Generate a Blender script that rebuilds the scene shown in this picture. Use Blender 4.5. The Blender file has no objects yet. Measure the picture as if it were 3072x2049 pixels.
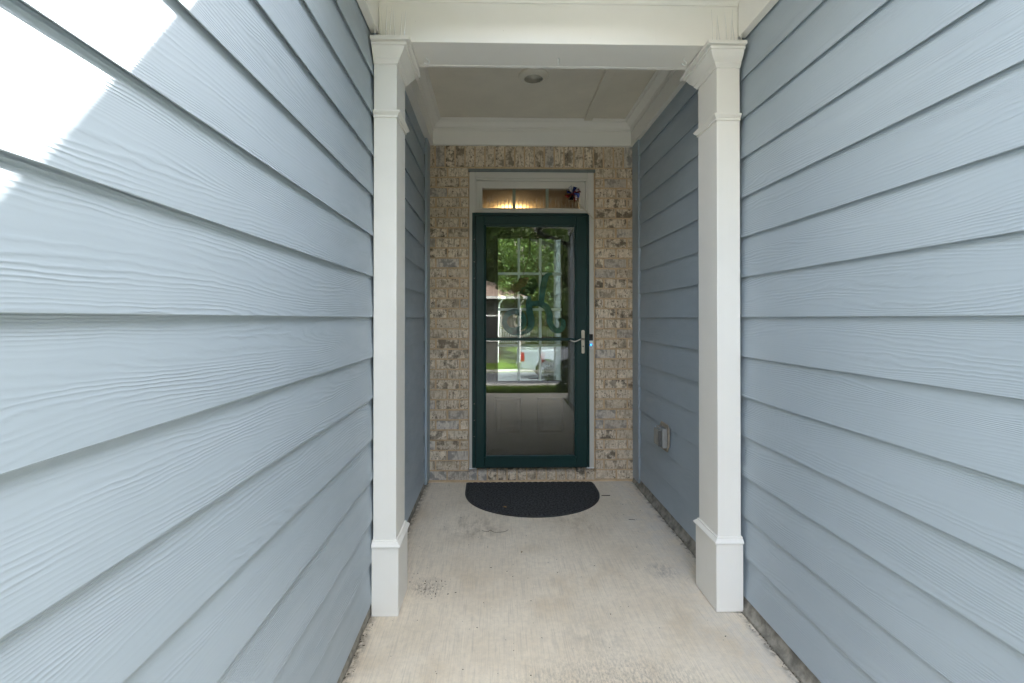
import bpy, bmesh, math, random
from mathutils import Vector, Matrix, noise
rnd = random.Random(11)
R = math.radians
C = bpy.context.scene.collection
SC = bpy.context.scene

# ------------------------------------------------------------------ camera
cam_d = bpy.data.cameras.new("camera"); cam = bpy.data.objects.new("camera", cam_d); C.objects.link(cam)
cam.location = (0, 0, 1.30)
cam.rotation_euler = (R(90.33), 0, R(-1.28))
cam_d.sensor_width = 36; cam_d.lens = 1420 / 3072 * 36
cam_d.shift_x = 0.0053; cam_d.shift_y = -0.0253
cam_d.clip_start = 0.02; cam_d.clip_end = 2000
SC.camera = cam

# ------------------------------------------------------------------ light
w = bpy.data.worlds.new("World"); SC.world = w; w.use_nodes = True
nt = w.node_tree; nt.nodes.clear()
wo = nt.nodes.new("ShaderNodeOutputWorld"); bg = nt.nodes.new("ShaderNodeBackground")
sky = nt.nodes.new("ShaderNodeTexSky"); sky.sky_type = 'NISHITA'; sky.sun_disc = False
sky.sun_elevation = R(46.1); sky.sun_rotation = R(38.7)
sky.air_density = 1.0; sky.dust_density = 1.5; sky.ozone_density = 1.0; sky.altitude = 200
bg.inputs[1].default_value = 0.15
tc = nt.nodes.new("ShaderNodeTexCoord")
mp = nt.nodes.new("ShaderNodeMapping"); mp.inputs['Scale'].default_value = (1, 1, 2.6); nt.links.new(tc.outputs['Generated'], mp.inputs[0])
cn = nt.nodes.new("ShaderNodeTexNoise"); cn.inputs['Scale'].default_value = 2.1; cn.inputs['Detail'].default_value = 8; cn.inputs['Roughness'].default_value = .58
nt.links.new(mp.outputs[0], cn.inputs['Vector'])
mr = nt.nodes.new("ShaderNodeMapRange"); mr.interpolation_type = 'SMOOTHSTEP'; mr.inputs[1].default_value = .38; mr.inputs[2].default_value = .56
nt.links.new(cn.outputs[0], mr.inputs[0])
bw_ = nt.nodes.new("ShaderNodeRGBToBW"); nt.links.new(sky.outputs[0], bw_.inputs[0])
cm_ = nt.nodes.new("ShaderNodeMix"); cm_.data_type = 'RGBA'; cm_.blend_type = 'MULTIPLY'; cm_.inputs[0].default_value = 1
mn_ = nt.nodes.new("ShaderNodeMath"); mn_.operation = 'MINIMUM'; mn_.inputs[1].default_value = 2.6
nt.links.new(bw_.outputs[0], mn_.inputs[0]); nt.links.new(mn_.outputs[0], cm_.inputs[6]); cm_.inputs[7].default_value = (2.25, 2.2, 2.12, 1)
sm_ = nt.nodes.new("ShaderNodeMix"); sm_.data_type = 'RGBA'
nt.links.new(mr.outputs[0], sm_.inputs[0]); nt.links.new(sky.outputs[0], sm_.inputs[6]); nt.links.new(cm_.outputs[2], sm_.inputs[7])
nt.links.new(sm_.outputs[2], bg.inputs[0]); nt.links.new(bg.outputs[0], wo.inputs[0])
sd = bpy.data.lights.new("sun", 'SUN'); sun = bpy.data.objects.new("sun", sd); C.objects.link(sun)
sd.energy = 2.1; sd.angle = R(0.7); sd.color = (1.0, 0.95, 0.88)
to_sun = Vector((0.60, 0.75, 1.0)).normalized()
sun.rotation_euler = (-to_sun).to_track_quat('-Z', 'Y').to_euler(); sun.location = (10, 12, 20)
SC.view_settings.view_transform = 'Standard'; SC.view_settings.look = 'None'
SC.view_settings.gamma = 1; SC.view_settings.exposure = 3.85
SC.render.engine = 'CYCLES'
SC.cycles.max_bounces = 10; SC.cycles.diffuse_bounces = 6; SC.cycles.glossy_bounces = 4
SC.cycles.transparent_max_bounces = 16; SC.cycles.transmission_bounces = 4
SC.cycles.use_denoising = True
SC.cycles.sample_clamp_indirect = 6

# ------------------------------------------------------------------ helpers
def tag(o, label=None, cat=None, group=None, kind=None):
    if label: o["label"] = label
    if cat: o["category"] = cat
    if group: o["group"] = group
    if kind: o["kind"] = kind
    return o
def link(name, me, mat=None, parent=None, loc=None):
    o = bpy.data.objects.new(name, me); C.objects.link(o)
    if mat is not None and not me.materials: me.materials.append(mat)
    if parent is not None: o.parent = parent
    if loc is not None: o.location = loc
    return o
def empty(name, loc, label, cat, group=None):
    o = bpy.data.objects.new(name, None); C.objects.link(o); o.location = loc
    o.empty_display_size = 0.1
    return tag(o, label, cat, group)
def rel(root, p):   # world point -> root-local (roots are unrotated)
    return Vector(p) - root.location
class MB:
    """collects shapes in world space, builds one mesh"""
    def __init__(s): s.bm = bmesh.new()
    def box(s, x0, x1, y0, y1, z0, z1):
        v = [s.bm.verts.new(p) for p in ((x0,y0,z0),(x1,y0,z0),(x1,y1,z0),(x0,y1,z0),(x0,y0,z1),(x1,y0,z1),(x1,y1,z1),(x0,y1,z1))]
        for f in ((0,3,2,1),(4,5,6,7),(0,1,5,4),(1,2,6,5),(2,3,7,6),(3,0,4,7)): s.bm.faces.new([v[i] for i in f])
        return s
    def poly_prism(s, pts, axis, a, b):
        """pts: 2-D polygon, extruded along axis from a to b"""
        def mk(p, t):
            return {'x': (t, p[0], p[1]), 'y': (p[0], t, p[1]), 'z': (p[0], p[1], t)}[axis]
        A = [s.bm.verts.new(mk(p, a)) for p in pts]; B = [s.bm.verts.new(mk(p, b)) for p in pts]
        n = len(pts); s.bm.faces.new(A); s.bm.faces.new(B[::-1])
        for i in range(n): s.bm.faces.new([A[i], B[i], B[(i+1) % n], A[(i+1) % n]])
        return s
    def tube(s, pts, r, n=8, cap=True):
        pts = [Vector(p) for p in pts]; rs = r if isinstance(r, (list, tuple)) else [r]*len(pts)
        rings = []; up = None
        for i, p in enumerate(pts):
            d = (pts[min(i+1, len(pts)-1)] - pts[max(i-1, 0)]).normalized()
            if up is None: up = Vector((0,0,1)) if abs(d.z) < .9 else Vector((1,0,0))
            a = d.cross(up).normalized(); b = a.cross(d).normalized(); up = b
            rings.append([s.bm.verts.new(p + (a*math.cos(t)+b*math.sin(t))*rs[i]) for t in [2*math.pi*k/n for k in range(n)]])
        for i in range(len(rings)-1):
            for k in range(n): s.bm.faces.new([rings[i][k], rings[i][(k+1)%n], rings[i+1][(k+1)%n], rings[i+1][k]])
        if cap: s.bm.faces.new(rings[0][::-1]); s.bm.faces.new(rings[-1])
        return s
    def lathe(s, c, prof, axis='z', n=32):
        rings = []
        for r, h in prof:
            ring = []
            for k in range(n):
                t = 2*math.pi*k/n; a, b = r*math.cos(t), r*math.sin(t)
                q = {'z': (a, b, h), 'y': (a, h, b), 'x': (h, a, b)}[axis]
                ring.append(s.bm.verts.new((c[0]+q[0], c[1]+q[1], c[2]+q[2])))
            rings.append(ring)
        for i in range(len(rings)-1):
            for k in range(n): s.bm.faces.new([rings[i][k], rings[i][(k+1)%n], rings[i+1][(k+1)%n], rings[i+1][k]])
        s.bm.faces.new(rings[0][::-1]); s.bm.faces.new(rings[-1])
        return s
    def grid(s, P):
        V = [[s.bm.verts.new(p) for p in row] for row in P]
        for i in range(len(V)-1):
            for j in range(len(V[0])-1): s.bm.faces.new([V[i][j], V[i][j+1], V[i+1][j+1], V[i+1][j]])
        return s
    def build(s, name, mat, parent=None, bevel=0, smooth=False, seg=1, origin=None):
        bmesh.ops.recalc_face_normals(s.bm, faces=s.bm.faces)
        if bevel: 
            ed = [e for e in s.bm.edges if len(e.link_faces) == 2 and e.calc_face_angle(0) > 0.5]
            bmesh.ops.bevel(s.bm, geom=ed, offset=bevel, segments=seg, affect='EDGES', profile=0.6, clamp_overlap=True)
        if origin is None:
            origin = parent_world(parent) if parent is not None else Vector((0,0,0))
            lo = Vector((0,0,0))
        else:
            origin = Vector(origin); lo = origin - (parent_world(parent) if parent is not None else Vector((0,0,0)))
        bmesh.ops.translate(s.bm, verts=s.bm.verts, vec=-origin)
        me = bpy.data.meshes.new(name); s.bm.to_mesh(me); s.bm.free()
        if smooth:
            me.shade_smooth()
        o = link(name, me, mat, parent)
        o.location = lo
        return o
def parent_world(p):
    v = Vector((0,0,0))
    while p is not None: v += Vector(p.location); p = p.parent
    return v
def bez(pts, n=24):
    """Catmull-Rom through pts"""
    P = [Vector(p) for p in pts]; P = [P[0]] + P + [P[-1]]; out = []
    for i in range(1, len(P)-2):
        for k in range(n):
            t = k/n; a, b, c, d = P[i-1:i+3]
            out.append(.5*((2*b)+(c-a)*t+(2*a-5*b+4*c-d)*t*t+(3*b-a-3*c+d)*t**3))
    out.append(P[-2]); return out

# ------------------------------------------------------------------ materials
class N:
    """tiny node helper"""
    def __init__(s, name):
        s.m = bpy.data.materials.new(name); s.m.use_nodes = True; s.t = s.m.node_tree
        s.p = s.t.nodes["Principled BSDF"]; s.out = s.t.nodes["Material Output"]
    def n(s, typ, **kw):
        nd = s.t.nodes.new(typ)
        for k, v in kw.items():
            if k.startswith('i_'):
                key = k[2:]; key = int(key) if key.isdigit() else key
                nd.inputs[key].default_value = v
            else: setattr(nd, k, v)
        return nd
    def l(s, a, b): s.t.links.new(a, b)
    def val(s, x, sock):
        if isinstance(x, (int, float)): sock.default_value = x
        else: s.l(x, sock)
    def math(s, op, a, b=None, c=None, clamp=False):
        nd = s.t.nodes.new("ShaderNodeMath"); nd.operation = op; nd.use_clamp = clamp
        s.val(a, nd.inputs[0])
        if b is not None: s.val(b, nd.inputs[1])
        if c is not None: s.val(c, nd.inputs[2])
        return nd.outputs[0]
    def coord(s, kind='Object'): return s.n("ShaderNodeTexCoord").outputs[kind]
    def pos(s): return s.n("ShaderNodeNewGeometry").outputs['Position']
    def mapping(s, vec, scale=(1,1,1), loc=(0,0,0), rot=(0,0,0)):
        nd = s.n("ShaderNodeMapping"); s.l(vec, nd.inputs[0])
        nd.inputs['Scale'].default_value = scale; nd.inputs['Location'].default_value = loc; nd.inputs['Rotation'].default_value = rot
        return nd.outputs[0]
    def rand_offset(s, vec, k=37.0):
        oi = s.n("ShaderNodeObjectInfo"); c = s.n("ShaderNodeCombineXYZ")
        r = s.math('MULTIPLY', oi.outputs['Random'], k)
        s.l(r, c.inputs[0]); s.l(s.math('MULTIPLY', r, 1.7), c.inputs[1]); s.l(s.math('MULTIPLY', r, 2.3), c.inputs[2])
        a = s.n("ShaderNodeVectorMath", operation='ADD'); s.l(vec, a.inputs[0]); s.l(c.outputs[0], a.inputs[1])
        return a.outputs[0]
    def noise(s, vec, scale=5, detail=3, rough=.5, dist=0):
        nd = s.n("ShaderNodeTexNoise"); s.l(vec, nd.inputs['Vector'])
        nd.inputs['Scale'].default_value = scale; nd.inputs['Detail'].default_value = detail
        nd.inputs['Roughness'].default_value = rough; nd.inputs['Distortion'].default_value = dist
        return nd.outputs[0]
    def ramp(s, fac, lo, hi, a=0., b=1.):
        nd = s.n("ShaderNodeMapRange"); nd.interpolation_type = 'SMOOTHSTEP'
        s.val(fac, nd.inputs[0]); nd.inputs[1].default_value = lo; nd.inputs[2].default_value = hi
        nd.inputs[3].default_value = a; nd.inputs[4].default_value = b
        return nd.outputs[0]
    def mix(s, fac, a, b, mode='MIX'):
        nd = s.n("ShaderNodeMix", data_type='RGBA', blend_type=mode)
        s.val(fac, nd.inputs[0])
        for x, i in ((a, 6), (b, 7)):
            if isinstance(x, tuple): nd.inputs[i].default_value = (*x[:3], 1)
            else: s.l(x, nd.inputs[i])
        return nd.outputs[2]
    def bump(s, h, strength=.5, dist=.001, prev=None):
        nd = s.n("ShaderNodeBump"); s.l(h, nd.inputs['Height'])
        nd.inputs['Strength'].default_value = strength; nd.inputs['Distance'].default_value = dist
        if prev is not None: s.l(prev, nd.inputs['Normal'])
        return nd.outputs[0]
    def done(s, color=None, rough=None, normal=None, metal=None, spec=None):
        p = s.p
        if color is not None:
            if isinstance(color, tuple): p.inputs['Base Color'].default_value = (*color, 1)
            else: s.l(color, p.inputs['Base Color'])
        if rough is not None: s.val(rough, p.inputs['Roughness'])
        if normal is not None: s.l(normal, p.inputs['Normal'])
        if metal is not None: p.inputs['Metallic'].default_value = metal
        if spec is not None: p.inputs['Specular IOR Level'].default_value = spec
        return s.m
    def sep(s, v):
        nd = s.n("ShaderNodeSeparateXYZ"); s.l(v, nd.inputs[0]); return nd.outputs

def simple(name, col, rough=.6, var=.06, scale=8, bump=.0, bscale=200, metal=0, spec=None):
    q = N(name); c = q.coord()
    n1 = q.noise(c, scale, 4, .6)
    dark = tuple(x*(1-var*2) for x in col); lite = tuple(min(1, x*(1+var)) for x in col)
    col_ = q.mix(q.ramp(n1, .3, .7), dark, lite)
    nm = q.bump(q.noise(c, bscale, 3, .6), bump, .0008) if bump else None
    return q.done(col_, rough, nm, metal or None, spec)

def siding_material():
    q = N("painted_woodgrain_fibre_cement")
    c = q.rand_offset(q.coord(), 53.)
    x, y, z = q.sep(c)
    # broad contour field: long along y, short across z
    cc = q.n("ShaderNodeCombineXYZ"); q.l(x, cc.inputs[0]); q.l(q.math('MULTIPLY', y, .95), cc.inputs[1]); q.l(q.math('MULTIPLY', z, 9.0), cc.inputs[2])
    big = q.noise(cc.outputs[0], 1.0, 1.2, .4)
    c2 = q.n("ShaderNodeCombineXYZ"); q.l(x, c2.inputs[0]); q.l(q.math('MULTIPLY', y, 7.0), c2.inputs[1]); q.l(q.math('MULTIPLY', z, 26.0), c2.inputs[2])
    small = q.noise(c2.outputs[0], 1.0, 3, .55)
    c3 = q.n("ShaderNodeCombineXYZ"); q.l(x, c3.inputs[0]); q.l(q.math('MULTIPLY', y, 22.0), c3.inputs[1]); q.l(q.math('MULTIPLY', z, 60.0), c3.inputs[2])
    tiny = q.noise(c3.outputs[0], 1.0, 2, .5)
    g = q.math('MULTIPLY', z, 112.0)
    g = q.math('ADD', g, q.math('MULTIPLY', big, 17.0))
    g = q.math('ADD', g, q.math('MULTIPLY', small, 1.7))
    g = q.math('ADD', g, q.math('MULTIPLY', tiny, .35))
    s_ = q.math('SINE', q.math('MULTIPLY', g, 6.2832))
    # grooves narrower than the lands
    h = q.math('POWER', q.math('ADD', q.math('MULTIPLY', s_, .5), .5), 1.6)
    # strength of the embossing varies over the board
    c4 = q.n("ShaderNodeCombineXYZ"); q.l(x, c4.inputs[0]); q.l(q.math('MULTIPLY', y, .9), c4.inputs[1]); q.l(q.math('MULTIPLY', z, 11.0), c4.inputs[2])
    amp = q.ramp(q.noise(c4.outputs[0], 1.7, 2, .5), .36, .62, .16, 1.0)
    h = q.math('MULTIPLY', h, amp)
    h = q.math('ADD', h, q.math('MULTIPLY', small, .35))
    n1 = q.bump(h, .85, .0008)
    # sprayed paint stipple
    n2 = q.bump(q.noise(q.coord(), 900, 2, .6), .12, .0004, n1)
    tint = q.noise(c, 1.3, 3, .6)
    col = q.mix(q.ramp(tint, .3, .7), (.338, .395, .440), (.364, .422, .468))
    col = q.mix(q.math('MULTIPLY', h, .08), col, (.28, .33, .37))
    # faint dust and small scuffs
    dirt = q.ramp(q.noise(q.coord(), 5.5, 6, .7), .60, .78, 0, .10)
    col = q.mix(dirt, col, (.30, .30, .27))
    return q.done(col, q.ramp(small, .2, .8, .42, .56), n2, spec=.45)

def trim_material(name="cream_white_trim_paint", col=(.82, .795, .735)):
    q = N(name); c = q.coord(); p = q.pos()
    a = q.noise(p, 2.2, 4, .6)
    colr = q.mix(q.ramp(a, .3, .75), tuple(x*.955 for x in col), col)
    st = q.mapping(p, (60, 60, 3))
    streak = q.ramp(q.noise(st, 1, 3, .6), .62, .82, 0, .08)
    colr = q.mix(streak, colr, (.52, .46, .37))
    sp = q.n("ShaderNodeTexVoronoi", feature='F1'); q.l(p, sp.inputs['Vector']); sp.inputs['Scale'].default_value = 26
    spm = q.math('LESS_THAN', sp.outputs['Distance'], .035)
    spm = q.math('MULTIPLY', spm, q.math('GREATER_THAN', sp.outputs['Color'], .80))
    colr = q.mix(q.math('MULTIPLY', spm, .55), colr, (.22, .20, .17))
    b = q.bump(q.noise(p, 420, 3, .6), .18, .0005)
    b = q.bump(q.noise(p, 9, 2, .5), .10, .002, b)
    return q.done(colr, .46, b, spec=.4)

def brick_material():
    q = N("whitewashed_tumbled_brick")
    oi = q.n("ShaderNodeObjectInfo").outputs['Random']
    c = q.rand_offset(q.coord(), 71.)
    base = q.mix(q.ramp(q.noise(c, 26, 4, .6), .35, .65), (.56, .46, .335), (.76, .645, .49))
    base = q.mix(q.ramp(q.noise(c, 70, 4, .7), .42, .66), base, (.80, .70, .55))
    # vertical drag marks of the whitewash
    dv = q.mapping(c, (75, 75, 14))
    drag = q.ramp(q.noise(dv, 1, 3, .6), .50, .66, 0, .75)
    base = q.mix(drag, base, (.27, .215, .155))
    # larger smoky-brown burnt patches on some bricks
    sm = q.noise(c, 17, 3, .55)
    smf = q.math('MULTIPLY', q.ramp(sm, .48, .60), q.ramp(oi, .25, .75, .15, 1.0))
    base = q.mix(q.math('MULTIPLY', smf, .88), base, (.12, .095, .07))
    # small black-brown pits
    pit = q.ramp(q.noise(c, 58, 4, .72), .56, .63, 0, 1)
    pit = q.math('MULTIPLY', pit, q.ramp(q.noise(c, 12, 2, .5), .36, .52))
    base = q.mix(q.math('MULTIPLY', pit, .85), base, (.07, .045, .035))
    # per-brick grey cast
    base = q.mix(q.math('MULTIPLY', q.math('GREATER_THAN', oi, .84), .45), base, (.47, .46, .445))
    base = q.mix(q.ramp(q.math('FRACT', q.math('MULTIPLY', oi, 7.3)), 0, 1, 0, .30), base, (.34, .26, .175))
    h = q.math('SUBTRACT', q.noise(c, 60, 5, .65), q.math('MULTIPLY', pit, .5))
    b = q.bump(h, .8, .004)
    b = q.bump(q.noise(c, 320, 3, .6), .4, .001, b)
    return q.done(base, .88, b, spec=.25)

def mortar_material():
    q = N("buff_sand_mortar"); p = q.pos()
    col = q.mix(q.ramp(q.noise(p, 14, 5, .65), .3, .7), (.50, .36, .22), (.62, .455, .29))
    col = q.mix(q.ramp(q.noise(p, 60, 4, .7), .55, .75, 0, .5), col, (.62, .53, .42))
    b = q.bump(q.noise(p, 240, 4, .7), .7, .002)
    return q.done(col, .92, b, spec=.2)

def concrete_material():
    q = N("broomed_concrete"); p = q.pos(); x, y, z = q.sep(p)
    base = q.mix(q.ramp(q.noise(p, 2.3, 5, .6), .3, .7), (.73, .63, .49), (.82, .725, .585))
    # tan sand washes
    base = q.mix(q.ramp(q.noise(q.mapping(p, (1.6, 1.1, 1), (3.1, 7.7, 0)), 2.1, 4, .6), .50, .72, 0, .6), base, (.63, .51, .355))
    # fine mottling
    base = q.mix(q.ramp(q.noise(p, 34, 6, .75), .38, .64, 0, .24), base, (.44, .39, .33))
    base = q.mix(q.ramp(q.noise(p, 150, 4, .75), .48, .70, 0, .34), base, (.68, .65, .60))
    # broom streaks run along the walkway
    st = q.noise(q.mapping(p, (210, 5, 1)), 1, 4, .65)
    base = q.mix(q.ramp(st, .46, .70, 0, .36), base, (.38, .34, .285))
    # pale worn margins along the right wall
    edge = q.math('MULTIPLY', q.ramp(x, .72, 1.05), q.ramp(q.noise(p, 9, 5, .7), .38, .62))
    base = q.mix(q.math('MULTIPLY', edge, .40), base, (.62, .60, .57))
    # dark specks
    v = q.n("ShaderNodeTexVoronoi", feature='F1'); q.l(p, v.inputs['Vector']); v.inputs['Scale'].default_value = 17; v.inputs['Randomness'].default_value = 1
    sp = q.math('MULTIPLY', q.math('LESS_THAN', v.outputs['Distance'], .045), q.math('GREATER_THAN', v.outputs['Color'], .62))
    base = q.mix(q.math('MULTIPLY', sp, .75), base, (.12, .10, .08))
    # brown rusty blotches by the left column base and near the mat
    def blot(cx, cy, r, col, amt, b, sc=22):
        dx = q.math('SUBTRACT', x, cx); dy = q.math('SUBTRACT', y, cy)
        d = q.math('SQRT', q.math('ADD', q.math('MULTIPLY', dx, dx), q.math('MULTIPLY', dy, dy)))
        m = q.math('MULTIPLY', q.ramp(d, r*.1, r, 1, 0), q.ramp(q.noise(q.mapping(p, (1.5, .6, 1)), sc, 6, .8), .40, .66))
        return q.mix(q.math('MULTIPLY', m, amt), b, col)
    base = blot(-.14, 2.95, .30, (.30, .24, .16), .65, base, 9)
    base = blot(-.33, 2.30, .13, (.16, .13, .10), .8, base, 60)
    base = blot(.52, 3.02, .30, (.42, .32, .22), .6, base, 10)
    base = blot(.86, 2.42, .12, (.30, .28, .25), .8, base, 38)
    # mildew patch in the middle of the walk
    for cx, cy, r, am in ((.20, 1.60, .28, .6), (.44, 1.64, .34, .75), (.66, 1.58, .28, .6)):
        base = blot(cx, cy, r, (.20, .185, .16), am*.85, base, 70)
    base = blot(.42, 1.94, .20, (.38, .34, .28), .55, base, 12)
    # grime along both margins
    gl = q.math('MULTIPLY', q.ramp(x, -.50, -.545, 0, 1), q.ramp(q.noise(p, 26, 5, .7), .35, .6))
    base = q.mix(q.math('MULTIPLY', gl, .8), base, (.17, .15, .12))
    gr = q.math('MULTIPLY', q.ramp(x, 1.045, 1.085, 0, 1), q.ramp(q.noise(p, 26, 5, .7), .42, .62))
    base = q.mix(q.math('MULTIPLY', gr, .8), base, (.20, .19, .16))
    b = q.bump(st, .30, .0025)
    b = q.bump(q.noise(p, 120, 5, .7), .45, .0022, b)
    return q.done(base, .82, b, spec=.3)

def glass_material(name, refl, tint=(.93, .97, .95)):
    q = N(name); q.t.nodes.remove(q.p)
    tr = q.n("ShaderNodeBsdfTransparent"); tr.inputs[0].default_value = (*tint, 1)
    gl = q.n("ShaderNodeBsdfGlossy"); gl.inputs[0].default_value = (1, 1, 1, 1); gl.inputs['Roughness'].default_value = 0.0
    fr = q.n("ShaderNodeFresnel"); fr.inputs[0].default_value = 1.5
    wv = q.bump(q.noise(q.pos(), 2.2, 1, .5), .02, .02)
    q.l(wv, gl.inputs['Normal'])
    f = q.math('ADD', q.math('MULTIPLY', fr.outputs[0], 1.0), refl, clamp=True)
    mx = q.n("ShaderNodeMixShader"); q.l(f, mx.inputs[0]); q.l(tr.outputs[0], mx.inputs[1]); q.l(gl.outputs[0], mx.inputs[2])
    q.l(mx.outputs[0], q.out.inputs[0]); return q.m

def clear_plastic():
    q = N("clear_plastic"); q.p.inputs['Base Color'].default_value = (.9, .89, .85, 1)
    tr = q.n("ShaderNodeBsdfTransparent"); mx = q.n("ShaderNodeMixShader"); mx.inputs[0].default_value = .72
    q.p.inputs['Roughness'].default_value = .12
    q.l(tr.outputs[0], mx.inputs[1]); q.l(q.p.outputs[0], mx.inputs[2]); q.l(mx.outputs[0], q.out.inputs[0]); return q.m

def leaf_material(name, a, b):
    q = N(name); c = q.coord(); oi = q.n("ShaderNodeObjectInfo").outputs['Random']
    col = q.mix(q.ramp(q.noise(c, 1.1, 4, .7), .35, .65), a, b)
    col = q.mix(q.math('MULTIPLY', oi, .3), col, (.10, .12, .02))
    tl = q.n("ShaderNodeBsdfTranslucent"); q.l(col, tl.inputs[0])
    mx = q.n("ShaderNodeMixShader"); mx.inputs[0].default_value = .4
    q.done(col, .55); q.l(q.p.outputs[0], mx.inputs[1]); q.l(tl.outputs[0], mx.inputs[2]); q.l(mx.outputs[0], q.out.inputs[0]); return q.m

M = {}
M['siding'] = siding_material()
M['trim'] = trim_material()
M['brick'] = brick_material(); M['mortar'] = mortar_material(); M['concrete'] = concrete_material()
M['bluetrim'] = simple("blue_grey_trim_paint", (.34, .395, .435), .5, .03, 6, .2, 300)
M['ceiling'] = simple("porch_ceiling_paint", (.75, .70, .60), .6, .03, 3, .25, 240)
M['green'] = simple("dark_green_aluminium", (.006, .034, .031), .40, .05, 6, .06, 500, spec=.3)
M['greendark'] = simple("black_green_gasket", (.006, .014, .013), .5, .03, 6)
M['frame'] = trim_material("aged_door_frame_paint", (.60, .575, .51))
M['door'] = simple("taupe_steel_door", (.046, .037, .026), .55, .04, 5, .1, 260, spec=.15)
M['grille'] = simple("white_glass_grille", (.80, .82, .77), .4, .02)
M['nickel'] = simple("brushed_nickel", (.52, .49, .42), .32, .04, 30, .05, 600, metal=1)
M['black'] = simple("black_plastic", (.012, .012, .013), .35, .05)
M['white'] = simple("white_plastic", (.72, .72, .70), .4, .02)
M['greyplastic'] = simple("smoky_grey_plastic", (.30, .30, .285), .25, .06, 20)
M['darkplastic'] = simple("dark_grey_plastic", (.10, .10, .095), .35, .06, 20)
M['caulk'] = simple("tan_caulk", (.36, .31, .24), .8, .1, 30, .4, 200)
M['foundation'] = simple("dirty_foundation_concrete", (.27, .25, .21), .9, .25, 18, .8, 160)
M['storm_glass'] = glass_material("storm_door_glass", .012, (.84, .875, .86))
M['lite_glass'] = glass_material("coated_insulated_glass", .44)
M['transom_glass'] = glass_material("transom_glass", .02, (.95, .94, .90))
M['clear'] = clear_plastic(); M['spike'] = simple('aged_grey_plastic', (.52, .48, .41), .3, .05, 40)
M['lintel'] = simple("painted_steel_lintel", (.16, .185, .18), .5, .08, 14)
M['hook'] = simple("white_coated_hook", (.82, .81, .77), .35, .02)

# ================================================================== THE SETTING
XL, XR = -.540, 1.104          # siding butt faces of the two walls
YB = 3.785                     # brick face
ROW0, EXPO = .062, .1778
FRZ = 2.545                    # underside of the outside frieze boards

# --- porch slab
mb = MB()
P = []
ny, nx = 60, 28
for i in range(ny+1):
    yy = -.55 + (YB + .02 + .55) * i/ny
    row = []
    for j in range(nx+1):
        xx = -.56 + (1.088 + .56) * j/nx
        zz = .0012 * noise.noise(Vector((xx*3, yy*3, 0)))
        if j == nx: xx += .006*noise.noise(Vector((0, yy*9, 3))) + .004*noise.noise(Vector((0, yy*31, 5))); zz -= .004
        if j == 0: xx += .005*noise.noise(Vector((4, yy*11, 3))); zz -= .004
        row.append((xx, yy, zz))
    P.append(row)
mb.grid(P)
slab = mb.build("porch_slab", M['concrete'], smooth=True); tag(slab, kind='structure', label="pale tan broomed concrete porch floor with stains")
mb = MB(); mb.box(-.56, 1.09, -.548, YB+.02, -.30, -.006); o = mb.build("slab_body", M['foundation'], slab)

# ------------------------------------------------------------------ siding walls
def plank_mesh(length, sgn, zt=.205):
    t = .0118
    top = -t*zt/EXPO
    sec = [(-.001, 0), (.0002, .0012), (0, .004), (top, zt), (top-.004, zt), (-.0120, .008)]
    mb = MB(); mb.poly_prism([(sgn*a, b) for a, b in sec], 'y', 0, length)
    bmesh.ops.recalc_face_normals(mb.bm, faces=mb.bm.faces)
    me = bpy.data.meshes.new("siding_plank"); mb.bm.to_mesh(me); mb.bm.free()
    me.materials.append(M['siding']); return me
Y_END = 3.625
def siding_wall(xf, sgn, y0, label, cols):
    """sgn=+1: the wall faces +x (left wall)"""
    root = empty("siding_wall", (xf, y0, 0), label, "wall", "blue-grey siding walls of the entry")
    me = plank_mesh(Y_END - .002 - y0, sgn)
    k = 0
    while ROW0 + k*EXPO < 2.70:
        z = ROW0 + k*EXPO
        m_ = me if z + .205 < 2.86 else plank_mesh(Y_END-.002-y0, sgn, 2.86 - z)
        o = link("siding_plank", m_, None, root, (0, 0, z + rnd.uniform(-.0012, .0012)))
        o.rotation_euler = (rnd.uniform(-.00012, .00012), 0, rnd.uniform(-.0001, .0001))
        k += 1
    # sheathing / house body behind the boards
    mb = MB(); xa = xf - sgn*.024; mb.box(min(xa, xa - sgn*.15), max(xa, xa - sgn*.15), y0, 3.95, .02, 2.86); mb.build("wall_core", M['lintel'], root)
    # foundation strip under the lowest board
    mb = MB(); P = []
    for i in range(121):
        yy = y0 + (YB - y0)*i/120
        j = .006*noise.noise(Vector((sgn, yy*13, 1))) + .004*noise.noise(Vector((sgn, yy*41, 2)))
        r_ = .016 if sgn < 0 else -.006
        P.append([(xf + sgn*(r_ + j), yy, -.02), (xf + sgn*(r_ - .003 + j), yy, .006 + abs(j)), (xf + sgn*(r_*.2 - .003 + j*.5), yy, .022 + j), (xf - sgn*.012, yy, .055), (xf - sgn*.013, yy, .075)])
    mb.grid(P); mb.build("foundation_strip", M['foundation'], root)
    # corner board against the brick
    face = -.526 if sgn > 0 else 1.097
    mb = MB(); mb.box(min(face, face - sgn*.019), max(face, face - sgn*.019), Y_END, YB - .004, .030, 2.70)
    mb.build("corner_board", M['bluetrim'], root, bevel=.0015)
    return root
left_wall = siding_wall(XL, 1, -.60, "blue-grey woodgrain siding wall on the left, with a bright patch of sun", 0)
right_wall = siding_wall(XR, -1, .50, "blue-grey woodgrain siding wall on the right, behind the outlet cover", 0)
# outside frieze boards under the side soffits
for (root, xf, sgn, y0) in ((left_wall, -.512, 1, -.60), (right_wall, 1.074, -1, .50)):
    mb = MB(); mb.box(min(xf, xf - sgn*.034), max(xf, xf - sgn*.034), y0, 2.071, FRZ, 2.72); mb.build("frieze_board", M['trim'], root, bevel=.0015)

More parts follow.
